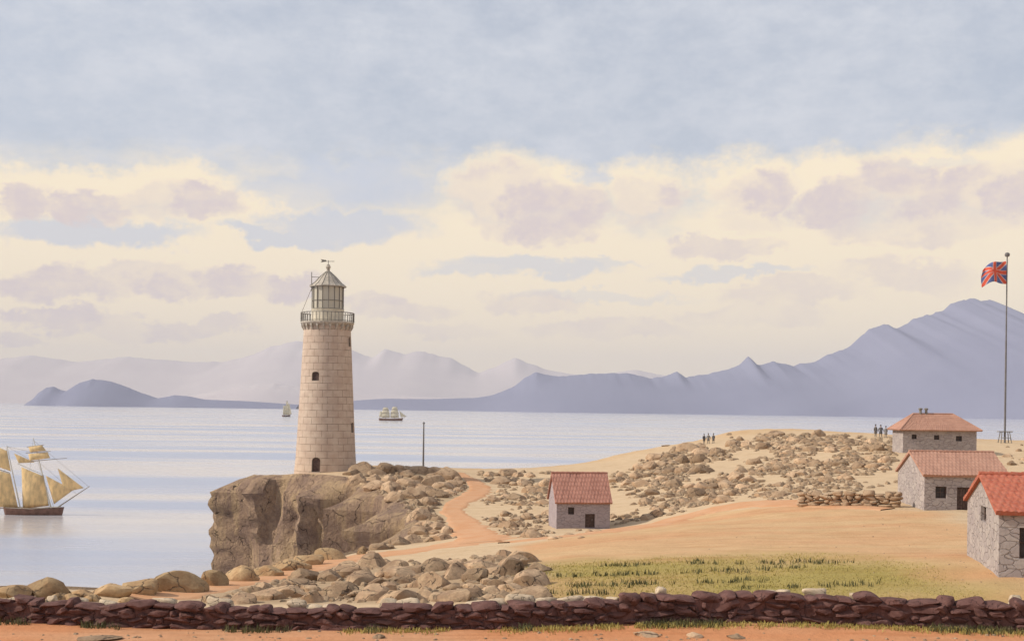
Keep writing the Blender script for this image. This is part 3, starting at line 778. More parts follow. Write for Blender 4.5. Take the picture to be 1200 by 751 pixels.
for i in range(1500):
    s = random.random()*(len(wl)-1); k = int(s); q = s-k
    x = wl[k][0]+(wl[k+1][0]-wl[k][0])*q; y = wl[k][1]+(wl[k+1][1]-wl[k][1])*q - 0.48 - abs(random.gauss(0,.3))
    if fbm(np.array([x/2.6]), np.array([7.3]), 3, 60)[0] < 0.0: continue
    for _ in range(5):
        a, b2 = x+random.gauss(0,.1), y+random.gauss(0,.08); sp.append((a, b2, ground(a, b2), random.uniform(.04,.15), 0.014))
tag(blades('verge_grass', sp, M['grass']), kind='stuff')

# ------------------------------------------------------------------ houses
def wall_panel(mb, o, ex, ez, nrm, w, h, holes, top=None, rev=0.28):
    """a wall face with real openings; o origin, ex along, ez up, nrm outward; top(x) gives the height for gables"""
    o, ex, ez, nrm = Vector(o), Vector(ex), Vector(ez), Vector(nrm)
    xs = sorted({0, w, *[q for a in holes for q in (a[0], a[1])]} | ({w/2} if top else set())); zs = sorted({0, h, *[q for a in holes for q in (a[2], a[3])]})
    pt = lambda x, z, d=0: o + ex*x + ez*z - nrm*d
    flip = ex.cross(ez).dot(nrm) < 0
    def quad(*p): mb.add(p[::-1] if flip else p, [tuple(range(len(p)))])
    for i in range(len(xs)-1):
        for j in range(len(zs)-1):
            cx, cz = (xs[i]+xs[i+1])/2, (zs[j]+zs[j+1])/2
            if any(a[0] < cx < a[1] and a[2] < cz < a[3] for a in holes): continue
            quad(pt(xs[i],zs[j]), pt(xs[i+1],zs[j]), pt(xs[i+1],zs[j+1]), pt(xs[i],zs[j+1]))
        if top: quad(pt(xs[i],h), pt(xs[i+1],h), pt(xs[i+1],top(xs[i+1])), pt(xs[i],top(xs[i])))
    for a in holes:
        x0, x1, z0, z1 = a
        quad(pt(x0,z0), pt(x0,z0,rev), pt(x0,z1,rev), pt(x0,z1)) if False else None
        for p, q in (((x0,z0),(x1,z0)), ((x1,z0),(x1,z1)), ((x1,z1),(x0,z1)), ((x0,z1),(x0,z0))):
            quad(pt(*p), pt(*q), pt(*q,rev), pt(*p,rev))
def filler(name, parent, o, ex, nrm, hole, door=False, bars=True):
    """a window or door set back in its opening"""
    o, ex, nrm = Vector(o), Vector(ex), Vector(nrm); x0, x1, z0, z1 = hole; mb = MB(); mp = MB()
    def bx(mbx, a0, a1, b0, b1, d0, d1):
        c = [o + ex*x + Vector((0,0,z)) - nrm*d for d in (d0, d1) for x, z in ((a0,b0),(a1,b0),(a1,b1),(a0,b1))]
        mbx.add(c, [(0,1,2,3),(7,6,5,4),(0,4,5,1),(1,5,6,2),(2,6,7,3),(3,7,4,0)])
    fw = 0.06
    bx(mb, x0, x0+fw, z0, z1, .14, .26); bx(mb, x1-fw, x1, z0, z1, .14, .26); bx(mb, x0+fw, x1-fw, z1-fw, z1, .14, .26)
    if door:
        n = max(3, int((x1-x0)/0.22)); w = (x1-x0-2*fw)/n
        for k in range(n): bx(mp, x0+fw+k*w+.008, x0+fw+(k+1)*w-.008, z0, z1-fw, .19+.01*(k % 2), .25)
        r = mb.build(name, M['wood_dark'], parent); mp.build('door_leaf', M['wood_dark'], r)
        mh = MB(); bx(mh, x1-fw-.16, x1-fw-.11, z0+.85*(z1-z0)*.6, z0+.85*(z1-z0)*.6+.14, .12, .19); mh.build('handle', M['iron'], r)
    else:
        bx(mb, x0+fw, x1-fw, z0, z0+fw, .14, .26)
        cx, cz = (x0+x1)/2, (z0+z1)/2
        if bars: bx(mb, cx-.02, cx+.02, z0+fw, z1-fw, .17, .22); bx(mb, x0+fw, x1-fw, cz-.02, cz+.02, .172, .218)
        bx(mp, x0+fw, x1-fw, z0+fw, z1-fw, .225, .245)
        r = mb.build(name, M['wood_dark'], parent); mp.build('pane', M['pane'], r)
    return r
def tiled_slope(mb, a, b, c, d, th=0.10, tw=0.26, row=0.42, seed=0):
    """roof slope: a-b eave, d-c ridge; rows of barrel tiles as relief"""
    a, b, c, d = map(Vector, (a, b, c, d)); nrm = (b-a).cross(d-a).normalized()
    if nrm.z < 0: nrm = -nrm
    L = max((b-a).length, (c-d).length); S = ((d-a).length + (c-b).length)/2
    nx = max(8, int(L/tw*6)); rows = max(4, int(S/row)); ny = rows*4
    vs, fs = [], []
    for j in range(ny+1):
        t = j/ny
        for i in range(nx+1):
            s = i/nx; p = a.lerp(b, s).lerp(d.lerp(c, s), t)
            rr = t*rows; ri = int(min(rr, rows-1e-6)); fr = rr-ri
            ph = s*L/tw + 0.5*(ri % 2)
            wav = abs(math.sin(PI*ph))
            k = int(ph); jit = mnoise.noise(Vector((k*1.7+seed, ri*2.3, 0.5)))
            hh = th*(0.35 + 0.5*wav*0.7 + 0.55*(1-fr)) + 0.02*jit + 0.05*mnoise.noise(Vector((s*3+seed, t*2, 1)))
            vs.append(p + nrm*hh)
    W = nx+1
    for j in range(ny):
        for i in range(nx): fs.append((j*W+i, j*W+i+1, (j+1)*W+i+1, (j+1)*W+i))
    n0 = len(vs); rim = [i for i in range(nx+1)] + [j*W+nx for j in range(1, ny+1)] + [ny*W+i for i in range(nx-1, -1, -1)] + [j*W for j in range(ny-1, 0, -1)]
    for q in rim:
        j, i = divmod(q, W); p = a.lerp(b, i/nx).lerp(d.lerp(c, i/nx), j/ny); vs.append(p - nrm*0.06)
    m_ = len(rim)
    for k in range(m_): fs.append((rim[k], n0+k, n0+(k+1) % m_, rim[(k+1) % m_]))
    fs.append(tuple(n0+k for k in range(m_-1, -1, -1)))
    mb.add(vs, fs)
def gable_house(name, loc, rz, W, D, he, hr, wins, doors, gwins, wm, tm, label, cat, ridge_in=0.15, over=0.18, gable_door=None):
    """local x along the front, y into the house; origin at the front left corner"""
    root = empty(name, loc, rz); tag(root, label, cat)
    holes = wins + doors; mb = MB(); zb = -0.5
    sh = lambda hs: [(a, b2, c-zb, d-zb) for a, b2, c, d in hs]
    wall_panel(mb, (0,0,zb), (1,0,0), (0,0,1), (0,-1,0), W, he-zb, sh(holes))
    wall_panel(mb, (0,D,zb), (1,0,0), (0,0,1), (0,1,0), W, he-zb, [])
    gt = lambda x: he-zb + (hr-he)*(1-abs(x-D/2)/(D/2))
    wall_panel(mb, (0,0,zb), (0,1,0), (0,0,1), (-1,0,0), D, he-zb if not any(g[3] > he for g in gwins) else he-zb, sh([g for g in gwins if g[3] <= he]), gt)
    wall_panel(mb, (W,0,zb), (0,1,0), (0,0,1), (1,0,0), D, he-zb, [], gt)
    mb.build('wall', wm, root)
    for q in wins: filler('window', root, (0,0,0), (1,0,0), (0,-1,0), q)
    for q in doors: filler('door', root, (0,0,0), (1,0,0), (0,-1,0), q, True)
    for g in gwins: 
        if g[3] <= he: filler('window', root, (0,0,0), (0,1,0), (-1,0,0), g)
    rb = MB(); sl = (hr-he)/(D/2); e = over
    tiled_slope(rb, (-ridge_in,-e,he-e*sl+.02), (W+ridge_in,-e,he-e*sl+.02), (W+ridge_in,D/2,hr+.02), (-ridge_in,D/2,hr+.02), seed=W)
    tiled_slope(rb, (W+ridge_in,D+e,he-e*sl+.02), (-ridge_in,D+e,he-e*sl+.02), (-ridge_in,D/2,hr+.02), (W+ridge_in,D/2,hr+.02), seed=W+5)
    roof = rb.build('roof', tm, root); shade_auto(roof, 50)
    mr = MB(); n = int((W+2*ridge_in)/0.4); st = (W+2*ridge_in)/n
    for k in range(n): mr.tube((-ridge_in+k*st, D/2, hr+.09), (-ridge_in+(k+1)*st+.03, D/2, hr+.075), .115, .10, 10)
    mr.build('ridge_tiles', tm, roof)
    return root
# small hut
c0 = P(652,618,98); c0.z = ground(c0.x+2, c0.y+2) + 0.05
gable_house('stone_hut', (c0.x, c0.y, P(652,618,98).z), 0.105, 4.3, 4.6, 2.08, 4.15, [(0.92,1.42,1.05,1.62)], [(2.3,3.08,0.0,1.1)], [], M['hut_wall'], M['tile_hut'],
            'small purple grey hut with steep red tiled roof standing alone among boulders', 'hut')
# long house
gable_house('stone_house', P(1083,598,84), -0.02, 5.6, 6.2, 2.42, 3.85, [(0.75,1.5,0.85,1.65)], [(2.2,3.1,0.0,1.62)], [], M['house_wall'], M['tile_house'],
            'grey house with faded red gable roof, dark window and door, behind the bright-roofed one', 'house')
# near house
gable_house('stone_house', P(1170,677,46), -0.197, 9.0, 7.1, 2.45, 3.62, [(0.72,1.7,0.75,1.9),(5.5,6.4,0.9,1.9)], [(3.2,4.2,0,1.95)], [(2.7,3.9,1.82,2.42)], M['house_wall'], M['tile_red'],
            'nearest house at the right edge, with bright red tiled roof and small gable window', 'house')
# hipped house
def hip_house():
    o = P(1058,531,150); W, D, he, hr = 8.9, 4.3, 2.85, 4.75
    root = empty('hipped_house', o, -0.01); tag(root, 'grey stone house with hipped red roof, three small windows, standing on the crest', 'house')
    wins = [(1.05,1.65,1.75,2.3),(3.75,4.4,1.7,2.25),(6.4,7.15,1.55,2.2)]; mb = MB(); zb = -1.0
    wall_panel(mb, (0,0,zb), (1,0,0), (0,0,1), (0,-1,0), W, he-zb, [(a,b2,c-zb,d-zb) for a,b2,c,d in wins])
    wall_panel(mb, (0,D,zb), (1,0,0), (0,0,1), (0,1,0), W, he-zb, [])
    wall_panel(mb, (0,0,zb), (0,1,0), (0,0,1), (-1,0,0), D, he-zb, []); wall_panel(mb, (W,0,zb), (0,1,0), (0,0,1), (1,0,0), D, he-zb, [])
    mb.build('wall', M['house_wall'], root)
    for q in wins: filler('window', root, (0,0,0), (1,0,0), (0,-1,0), q)
    e = .5; zl = he-.05; r0, r1 = (1.9,D/2,hr), (W-2.2,D/2,hr); A,B,C_,D_ = (-e,-e,zl),(W+e,-e,zl),(W+e,D+e,zl),(-e,D+e,zl)
    rb = MB(); tiled_slope(rb, A, B, r1, r0, seed=2); tiled_slope(rb, C_, D_, r0, r1, seed=3); tiled_slope(rb, D_, A, r0, r0, seed=4); tiled_slope(rb, B, C_, r1, r1, seed=6)
    roof = rb.build('roof', M['tile_house'], root); shade_auto(roof, 50)
    mr = MB()
    for p, q in ((r0,r1),(A,r0),(B,r1),(D_,r0),(C_,r1)): mr.tube(Vector(p)+Vector((0,0,.07)), Vector(q)+Vector((0,0,.09)), .11, .11, 8)
    mr.build('ridge_tiles', M['tile_house'], roof)
    for x in (2.75, 3.45):
        mc = MB(); mc.lathe([(.17,hr-.25),(.16,hr+.55),(.25,hr+.58),(.25,hr+.72),(.12,hr+.80)], 12, x, D/2)
        ch = mc.build('chimney', M['iron'], root); 
hip_house()

# ------------------------------------------------------------------ lighthouse
def masonry():
    m, t, b = material('lighthouse_stone', 0.92, 0.15)
    co = objco(t); s = t.node('ShaderNodeSeparateXYZ'); t.l.new(co, s.inputs[0])
    ang = t.math('ARCTAN2', s.outputs[0], t.math('MULTIPLY', s.outputs[1], -1.0))
    cb = t.node('ShaderNodeCombineXYZ'); t.set(cb.inputs[0], t.math('MULTIPLY', ang, 3.3)); t.set(cb.inputs[1], s.outputs[2])
    br = t.node('ShaderNodeTexBrick', offset=0.5); t.l.new(cb.outputs[0], br.inputs['Vector'])
    for k, v in (('Scale',1.0),('Mortar Size',0.022),('Mortar Smooth',0.3),('Brick Width',1.28),('Row Height',0.82),('Bias',0.0)): br.inputs[k].default_value = v
    br.inputs['Color1'].default_value = (0.50,0.365,0.265,1); br.inputs['Color2'].default_value = (0.57,0.435,0.325,1); br.inputs['Mortar'].default_value = (0.20,0.145,0.11,1)
    n = t.noise(co, 0.5, 5); n2 = t.noise(co, 6, 6, 0.7)
    gap = t.ramp(t.noise(co, 0.9, 2).outputs[0], 0.40, 0.52)
    base = t.mix(t.math('MULTIPLY', br.outputs['Fac'], t.ramp(gap, 0, 1, 0.25, 1.0)), t.mix(t.ramp(t.noise(cb.outputs[0], 0.9, 2).outputs[0], .3, .7), (0.49,0.37,0.29,1), (0.57,0.45,0.355,1)), (0.22,0.16,0.12,1))
    base = t.mix(t.ramp(n.outputs[0], 0.4, 0.7, 0, 0.4), base, (0.44,0.31,0.235,1))
    base = t.mix(t.ramp(n2.outputs[0], 0.5, 0.8, 0, 0.4), base, (0.36,0.27,0.21,1))
    t.set(b.inputs['Base Color'], base); bump(t, b, t.math('SUBTRACT', t.math('MULTIPLY', n2.outputs[0], .4), br.outputs['Fac']), 0.05, 0.8)
    return m
M['masonry'] = masonry()
M['lantern_white'] = simple('lantern_paint', (0.64,0.57,0.45), 0.6, 0.12, 2)
M['lantern_grey'] = simple('lantern_metal', (0.43,0.375,0.31), 0.55, 0.2, 3)
m, t, b = material('lantern_glass', 0.12, 0.5); t.set(b.inputs['Base Color'], (0.50,0.45,0.36,1)); M['lantern_glass'] = m
def lighthouse():
    o = P(381.5,551,152); root = empty('lighthouse', (o.x, o.y, o.z)); tag(root, 'tall tapering stone lighthouse with railed gallery and glazed lantern on the cliff top', 'lighthouse')
    HT = 17.9; R0, R1 = 3.76, 2.84
    prof = [(R0+.10,-1.2),(R0+.05,0.0)] + [(R0+(R1-R0)*(z/HT)**0.92, z) for z in [i*HT/14 for i in range(1,15)]]
    mb = MB(); mb.lathe(prof, 96); tw_ = mb.build('tower', M['masonry'], root)
    # openings cut into the masonry: angle from the front (+ = right), height, width, tall
    ops = [(math.asin(-11/32.0)+.05, 10.95, 0.95, 1.1, 'window'), (-0.17, 0.0, 1.05, 1.75, 'door'), (1.36, 15.2, .8, 1.2, 'window'), (1.34, 4.7, .8, 1.25, 'window')]
    cut = MB(); fr = []
    for a, z, w, hh, k in ops:
        R = R0+(R1-R0)*(z/HT); ex = Vector((math.cos(a), math.sin(a), 0)); nr = Vector((math.sin(a), -math.cos(a), 0))
        c = nr*R; arch = [(-w/2, z), (w/2, z), (w/2, z+hh*.78)] + [(w/2*math.cos(q), z+hh*.78+hh*.22*math.sin(q)) for q in (PI*.2,PI*.4,PI*.6,PI*.8)] + [(-w/2, z+hh*.78)]
        n = len(arch); vs = [c + ex*x + Vector((0,0,zz)) + nr*d for d in (0.6, -0.55) for x, zz in arch]
        cut.add(vs, [tuple(range(n)), tuple(range(2*n-1, n-1, -1))] + [(i, n+i, n+(i+1) % n, (i+1) % n) for i in range(n)])
        fr.append((k, c, ex, nr, arch, w, z, hh))
    co_ = cut.build('cutter', M['masonry'], root)
    bmx = bmesh.new(); bmx.from_mesh(co_.data); bmesh.ops.recalc_face_normals(bmx, faces=bmx.faces); bmx.to_mesh(co_.data); bmx.free()
    md = tw_.modifiers.new('cut', 'BOOLEAN'); md.operation = 'DIFFERENCE'; md.object = co_; md.solver = 'EXACT'
    bpy.context.view_layer.update()
    ev = tw_.evaluated_get(bpy.context.evaluated_depsgraph_get()); me = bpy.data.meshes.new_from_object(ev)
    tw_.modifiers.clear(); tw_.data = me; bpy.data.objects.remove(co_); tw_.name = 'tower'
    shade_auto(tw_, 30)
    for k, c, ex, nr, arch, w, z, hh in fr:
        n = len(arch); mb = MB(); vs = [c + ex*x + Vector((0,0,zz)) - nr*d for d in (0.30, 0.40) for x, zz in arch]
        mb.add(vs, [tuple(range(n)), tuple(range(2*n-1, n-1, -1))] + [(i, n+i, n+(i+1) % n, (i+1) % n) for i in range(n)])
        p = mb.build(k, M['wood_dark'], root)
        mf_ = MB()
        for i in range(n):
            (x, zz), (x2, z2) = arch[i], arch[(i+1) % n]
            mf_.tube(c+ex*x+Vector((0,0,zz))-nr*.26, c+ex*x2+Vector((0,0,z2))-nr*.26, .045, .045, 6)
        mf_.build('frame', M['iron'], p)
    # gallery: slab on brackets with a railing
    mb = MB(); RG = 3.24
    mb.lathe([(2.8,HT-.25),(RG-.1,HT+.0),(RG+.03,HT+.12),(RG+.03,HT+.3),(2.0,HT+.32)], 72)
    gal = mb.build('gallery', M['lantern_grey'], root); shade_auto(gal, 30)
    for k in range(24):
        a = 2*PI*k/24; d = Vector((math.cos(a), math.sin(a), 0)); mb = MB(); sd = Vector((-d.y, d.x, 0))*.11
        pr = [(R1-.05,HT-.75),(R1+.12,HT-.7),(RG-.06,HT-.28),(RG-.06,HT+.02),(R1-.05,HT+.02)]
        vs = [d*r + Vector((0,0,z)) + s*sd for s in (-1,1) for r, z in pr]; n = len(pr)
        mb.add(vs, [tuple(range(n)), tuple(range(2*n-1,n-1,-1))] + [(i,n+i,n+(i+1) % n,(i+1) % n) for i in range(n)])
        mb.build('bracket', M['lantern_grey'], gal)
    mb = MB(); zr = HT+.3
    N = 44
    for k in range(N):
        a, a2 = 2*PI*k/N, 2*PI*(k+1)/N; p = Vector((RG*math.cos(a), RG*math.sin(a), 0)); p2 = Vector((RG*math.cos(a2), RG*math.sin(a2), 0))
        mb.tube(p+Vector((0,0,zr)), p+Vector((0,0,zr+1.1)), .045, .045, 6)
        for zz, r in ((1.1,.055),(.12,.04)): mb.tube(p+Vector((0,0,zr+zz)), p2+Vector((0,0,zr+zz)), r, r, 6)
    mb.build('railing', M['iron'], gal)
    # lantern room
    RL = 1.92; z0 = HT+.31; z1 = z0+1.55; z2 = z0+4.35
    mb = MB(); mb.lathe([(RL+.05,z0),(RL+.05,z1-.1),(RL+.13,z1-.08),(RL+.13,z1),(RL-.1,z1+.01)], 16, a0=PI/16)
    lan = mb.build('lantern_room', M['lantern_white'], root)
    mb = MB(); mb.lathe([(RL-.06,z1+.01),(RL-.06,z2)], 16, a0=PI/16); mb.build('glazing', M['lantern_glass'], lan)
    mb = MB()
    for k in range(16):
        a = PI/16+2*PI*k/16; a2 = a+2*PI/16; p = Vector((RL*math.cos(a), RL*math.sin(a), 0)); p2 = Vector((RL*math.cos(a2), RL*math.sin(a2), 0))
        mb.tube(p+Vector((0,0,z1)), p+Vector((0,0,z2)), .05, .05, 6)
        for zz in (z1+.05, z1+1.05, z2-.05): mb.tube(p+Vector((0,0,zz)), p2+Vector((0,0,zz)), .04, .04, 6)
    mb.build('glazing_bars', M['iron'], lan)
    mb = MB(); mb.lathe([(RL-.3,z2-.02),(RL+.32,z2-.06),(RL+.34,z2+.04),(RL*.9,z2+.42),(RL*.5,z2+1.25),(.28,z2+1.85),(.2,z2+1.95)], 16, a0=PI/16)
    rf = mb.build('roof', M['lantern_grey'], root)
    mb = MB()
    for k in range(16):
        a = PI/16+2*PI*k/16; d = Vector((math.cos(a), math.sin(a), 0)); prf = [(RL+.34,z2+.04),(RL*.9,z2+.42),(RL*.5,z2+1.25),(.28,z2+1.85)]
        for (r, z), (r2, zb) in zip(prf, prf[1:]): mb.tube(d*r+Vector((0,0,z)), d*r2+Vector((0,0,zb)), .045, .045, 5)
    mb.build('roof_ribs', M['iron'], rf)
    mb = MB(); mb.lathe([(.2,z2+1.9),(.22,z2+2.1),(.14,z2+2.2)], 12); mb.ball((0,0,z2+2.42), .30, 1, 14, 8); mb.lathe([(.12,z2+2.65),(.2,z2+2.72),(.06,z2+2.78)], 10)
    mb.build('finial', M['lantern_grey'], root)
    mb = MB(); zv = z2+3.12; mb.tube((0,0,z2+2.7), (0,0,zv+.14), .05, .04, 6); mb.tube((-.85,0,zv), (.75,.05,zv+.02), .035, .035, 6)
    mb.add([(-.95,-.02,zv-.14),(-.25,-.02,zv-.02),(-.25,-.02,zv+.16),(-.95,-.02,zv+.26),(-.75,-.02,zv+.05),(-.95,.02,zv-.14),(-.25,.02,zv-.02),(-.25,.02,zv+.16),(-.95,.02,zv+.26),(-.75,.02,zv+.05)],
           [(0,1,2,3,4),(9,8,7,6,5),(0,5,6,1),(1,6,7,2),(2,7,8,3),(3,8,9,4),(4,9,5,0)])
    mb.build('weather_vane', M['iron'], root)
    mb = MB(); mb.tube((-1.95,-.3,z2-.6), (-1.98,-.3,z2+1.75), .06, .05, 6); mb.tube((-1.98,-.3,z2+1.15), (-.75,-.1,z2+1.15), .035, .035, 5); mb.tube((-1.95,-.3,z2-.3), (-1.75,-.2,z2-.3), .04, .04, 5)
    ms = mb.build('mast', M['iron'], root)
    mb = MB(); mb.tube((-1.97,-.3,z2-.25), (-3.15,-.35,z0+1.1), .03, .03, 5); mb.build('stay', M['rope'], ms)
lighthouse()

# ------------------------------------------------------------------ flagpole, flag, beacon pole
p0 = P(1177.5,514,178); p0.z = ground(p0.x, p0.y); top = P(1180.6,301,178); hp = top.z - p0.z
root = empty('flagpole', p0); tag(root, 'tall thin grey flagpole with a ball top and trestle foot on the crest', 'flagpole')
mb = MB(); mb.tube((0,0,-.4), (0,0,hp*.55), .14, .12, 10); mb.tube((0,0,hp*.55), (0,0,hp), .10, .08, 10); mb.build('pole', M['pole'], root)
mb = MB(); mb.lathe([(.05,hp-.02),(.30,hp+.06),(.36,hp+.3),(.30,hp+.52),(.08,hp+.62)], 14); mb.build('truck', M['pole'], root)
mb = MB()
for sx, sy in ((-1,-1),(1,-1),(1,1),(-1,1)): mb.tube((sx*.8,sy*.6,-.3), (sx*.55,sy*.3,1.6), .07, .06, 6)
mb.box(-1.0,1.0,-.4,.4,1.56,1.68); mb.tube((-.7,-.48,.75),(.7,-.48,.75),.05,.05,6); mb.build('trestle', M['iron'], root)
M['flag_blue'] = simple('flag_blue', (0.10,0.13,0.30), .9, .15, 2); M['flag_red'] = simple('flag_red', (0.62,0.10,0.06), .9, .12, 2); M['flag_white'] = simple('flag_white', (0.62,0.55,0.5), .9, .08, 2)
def union(u, v):
    x, y = (u-.5)*60, (v-.5)*42
    if abs(x) < 3.4 or abs(y) < 3.2: return 2
    if abs(x) < 4.6 or abs(y) < 4.4: return 1
    L = math.hypot(60, 42)
    for s in (1, -1):
        d = (x*42 - s*y*60)/L
        if abs(d) < 4.4:
            return 2 if abs(d) < 3.3 else 1
    return 0
NU, NV = 84, 60; fw, fh = 3.55, 3.3; vs = []
for j in range(NV+1):
    for i in range(NU+1):
        u, v = i/NU, j/NV
        x = -u*fw*.96 + .1*math.sin(v*4+u*3); 
        z = (v-1)*fh*(1-.18*u) - .95*u*u - .22*math.sin(u*6.2+1.0)*(.4+u) + .25*u*math.sin(v*5)
        vs.append((x-.12, .38*math.sin(u*7.5+v*1.3)*u**.6, z))
fs = [(j*(NU+1)+i, j*(NU+1)+i+1, (j+1)*(NU+1)+i+1, (j+1)*(NU+1)+i) for j in range(NV) for i in range(NU)]
o = mesh_obj('flag', vs, fs, [M['flag_blue'], M['flag_white'], M['flag_red']], smooth=True)
o.data.polygons.foreach_set('material_index', [union((i+.5)/NU, (j+.5)/NV) for j in range(NV) for i in range(NU)])
o.location = (top.x, top.y, top.z - .55); md = o.modifiers.new('thick', 'SOLIDIFY'); md.thickness = .02
tag(o, 'blue flag with red and white crosses flying from the tall pole', 'flag')
p0 = P(496,547,163); p0.z = ground(p0.x, p0.y)
root = empty('beacon_pole', p0); tag(root, 'plain thin dark pole standing on the headland right of the lighthouse', 'pole')
mb = MB(); hb = P(496,496,163).z - p0.z; mb.tube((0,0,-.4), (0,0,hb), .13, .08, 8); mb.build('post', M['pole'], root)
mb = MB(); mb.lathe([(.10,hb-.05),(.17,hb+.02),(.06,hb+.2)], 8); mb.build('cap', M['pole'], root)

# ------------------------------------------------------------------ people
M['skin'] = simple('skin', (0.42,0.27,0.2), .7, .05); M['coat_dark'] = simple('dark_coat', (0.10,0.095,0.10), .9, .1); M['coat_grey'] = simple('grey_coat', (0.19,0.175,0.165), .9, .1)
M['trouser'] = simple('trousers', (0.15,0.14,0.14), .9, .1); M['hat'] = simple('hat_felt', (0.06,0.055,0.055), .9, .1)
def person_body(armout, legsplit):
    J = []; E = []
    def v(co, r, par=None):
        J.append((co, r)); k = len(J)-1
        if par is not None: E.append((par, k))
        return k
    pel = v((0,0,.93), (.15,.11)); sp = v((0,.01,1.15), (.145,.105), pel); ch = v((0,.01,1.36), (.17,.115), sp); nk = v((0,.0,1.52), (.06,.06), ch)
    hd = v((0,-.01,1.62), (.078,.092), nk); v((0,-.005,1.74), (.07,.085), hd)
    for s in (-1, 1):
        sh = v((s*.19,.01,1.42), (.062,.06), ch); el = v((s*(.25+armout),.03,1.14), (.047,.047), sh); wr = v((s*(.25+armout*1.1),-.06,.90), (.031,.031), el)
        pm = v((s*(.255+armout*1.1),-.085,.82), (.034,.024), wr)
        hp_ = v((s*.09,0,.86), (.095,.095), pel); kn = v((s*(.10+legsplit*.5),-.02+s*legsplit*.5,.50), (.062,.065), hp_); an = v((s*(.11+legsplit),.03+s*legsplit,.09), (.042,.045), kn)
        v((s*(.13+legsplit),-.14+s*legsplit,.035), (.04,.03), an)
    me = bpy.data.meshes.new('person_body'); me.from_pydata([j[0] for j in J], E, [])
    o = bpy.data.objects.new('person_body', me); link(o)
    o.modifiers.new('skin', 'SKIN')
    for k, (c_, r) in enumerate(J): me.skin_vertices[0].data[k].radius = r; me.skin_vertices[0].data[k].use_root = (k == 0)
    ss = o.modifiers.new('sub', 'SUBSURF'); ss.levels = 2; ss.render_levels = 2
    bpy.context.view_layer.update()
    ev = o.evaluated_get(bpy.context.evaluated_depsgraph_get()); out = bpy.data.meshes.new_from_object(ev); bpy.data.objects.remove(o)
    bm = bmesh.new(); bm.from_mesh(out)
    mb = MB(); mb.ball((0,-.10,1.645), .016, 1.4); mb.ball((.03,-.09,1.675), .011); mb.ball((-.03,-.09,1.675), .011); mb.ball((.082,0,1.65), .022, 1.5); mb.ball((-.082,0,1.65), .022, 1.5)
    for s in (-1, 1):
        for q in range(4):
            x = s*(.255+armout*1.1) ; y = -.12+.022*q; L = (.072,.085,.08,.06)[q]
            mb.tube((x, y, .80), (x - s*.006, y-.005, .80-L*.55), .010, .009, 6); mb.tube((x - s*.006, y-.005, .80-L*.55), (x - s*.022, y-.005, .80-L), .009, .007, 6)
        mb.tube((s*(.245+armout*1.1),-.105,.84), (s*(.235+armout*1.1),-.145,.79), .011, .009, 6)
    tmp = bpy.data.meshes.new('t'); tmp.from_pydata(mb.v, [], mb.f); bm.from_mesh(tmp); bm.to_mesh(out); bm.free(); bpy.data.meshes.remove(tmp)
    out.polygons.foreach_set('use_smooth', [True]*len(out.polygons))
    out.materials.clear(); out.materials.append(M['skin']); out.materials.append(M['trouser'])
    for p in out.polygons: p.material_index = 1 if p.center.z < .88 and abs(p.center.x) < .21 else 0
    return out
def clothing(armout):
    a = MB(); a.lathe([(.26,.55),(.235,.75),(.20,1.0),(.19,1.15),(.225,1.36),(.20,1.46),(.09,1.52),(.075,1.56)], 18)
    a.v = [(x, y*.78+.005, z) for x, y, z in a.v]
    for s in (-1, 1):
        a.tube((s*.18,.01,1.44), (s*(.25+armout),.03,1.14), .082, .066, 8); a.tube((s*(.25+armout),.03,1.16), (s*(.25+armout*1.1),-.05,.92), .066, .05, 8)
    h_ = MB(); h_.lathe([(.15,1.72),(.155,1.735),(.098,1.745),(.10,1.9),(.085,1.915)], 16)
    return a, h_
BOD = [(person_body(.03, .03), clothing(.03), .03), (person_body(.08, .06), clothing(.08), .08)]
def person(px, py, hpx, face, kind, coat, label, group):
    h = hit(px, py) 
    if h is None: h = P(px, py, 195); h.z = ground(h.x, h.y)
    bd, (ct, hat), _ = BOD[kind]
    root = bpy.data.objects.new('person', bd); link(root); root.location = h; root.rotation_euler = (0,0,face); s = hpx*h.y/F/1.9; root.scale = (s,)*3
    tag(root, label, 'person', group)
    mesh_obj('coat', ct.v, ct.f, M[coat], root, True); mesh_obj('hat', hat.v, hat.f, M['hat'], root)
for x, y, hh, fc, k, ct, lab in [(1026,512,15,.4,0,'coat_grey','person in grey coat, left of the three standing beside the hipped house'),(1032,512.5,15,-.3,1,'coat_dark','person in dark coat, middle of the three standing beside the hipped house'),(1038,513,14,-.9,0,'coat_grey','person in grey coat, right of the three, nearest the hipped house')]:
    person(x, y, hh, fc, k, ct, lab, 'three people beside the hipped house')
for x, y, hh, fc, k, ct, lab in [(825,520,12,.5,0,'coat_dark','person in dark coat, left of the three standing on the skyline above the boulders'),(830,520,12.5,-.2,1,'coat_grey','person in grey coat, middle of the three standing on the skyline above the boulders'),(836,519.5,12,-.8,0,'coat_dark','person in dark coat, right of the three standing on the skyline above the boulders')]:
    person(x, y, hh, fc, k, ct, lab, 'three people on the skyline')

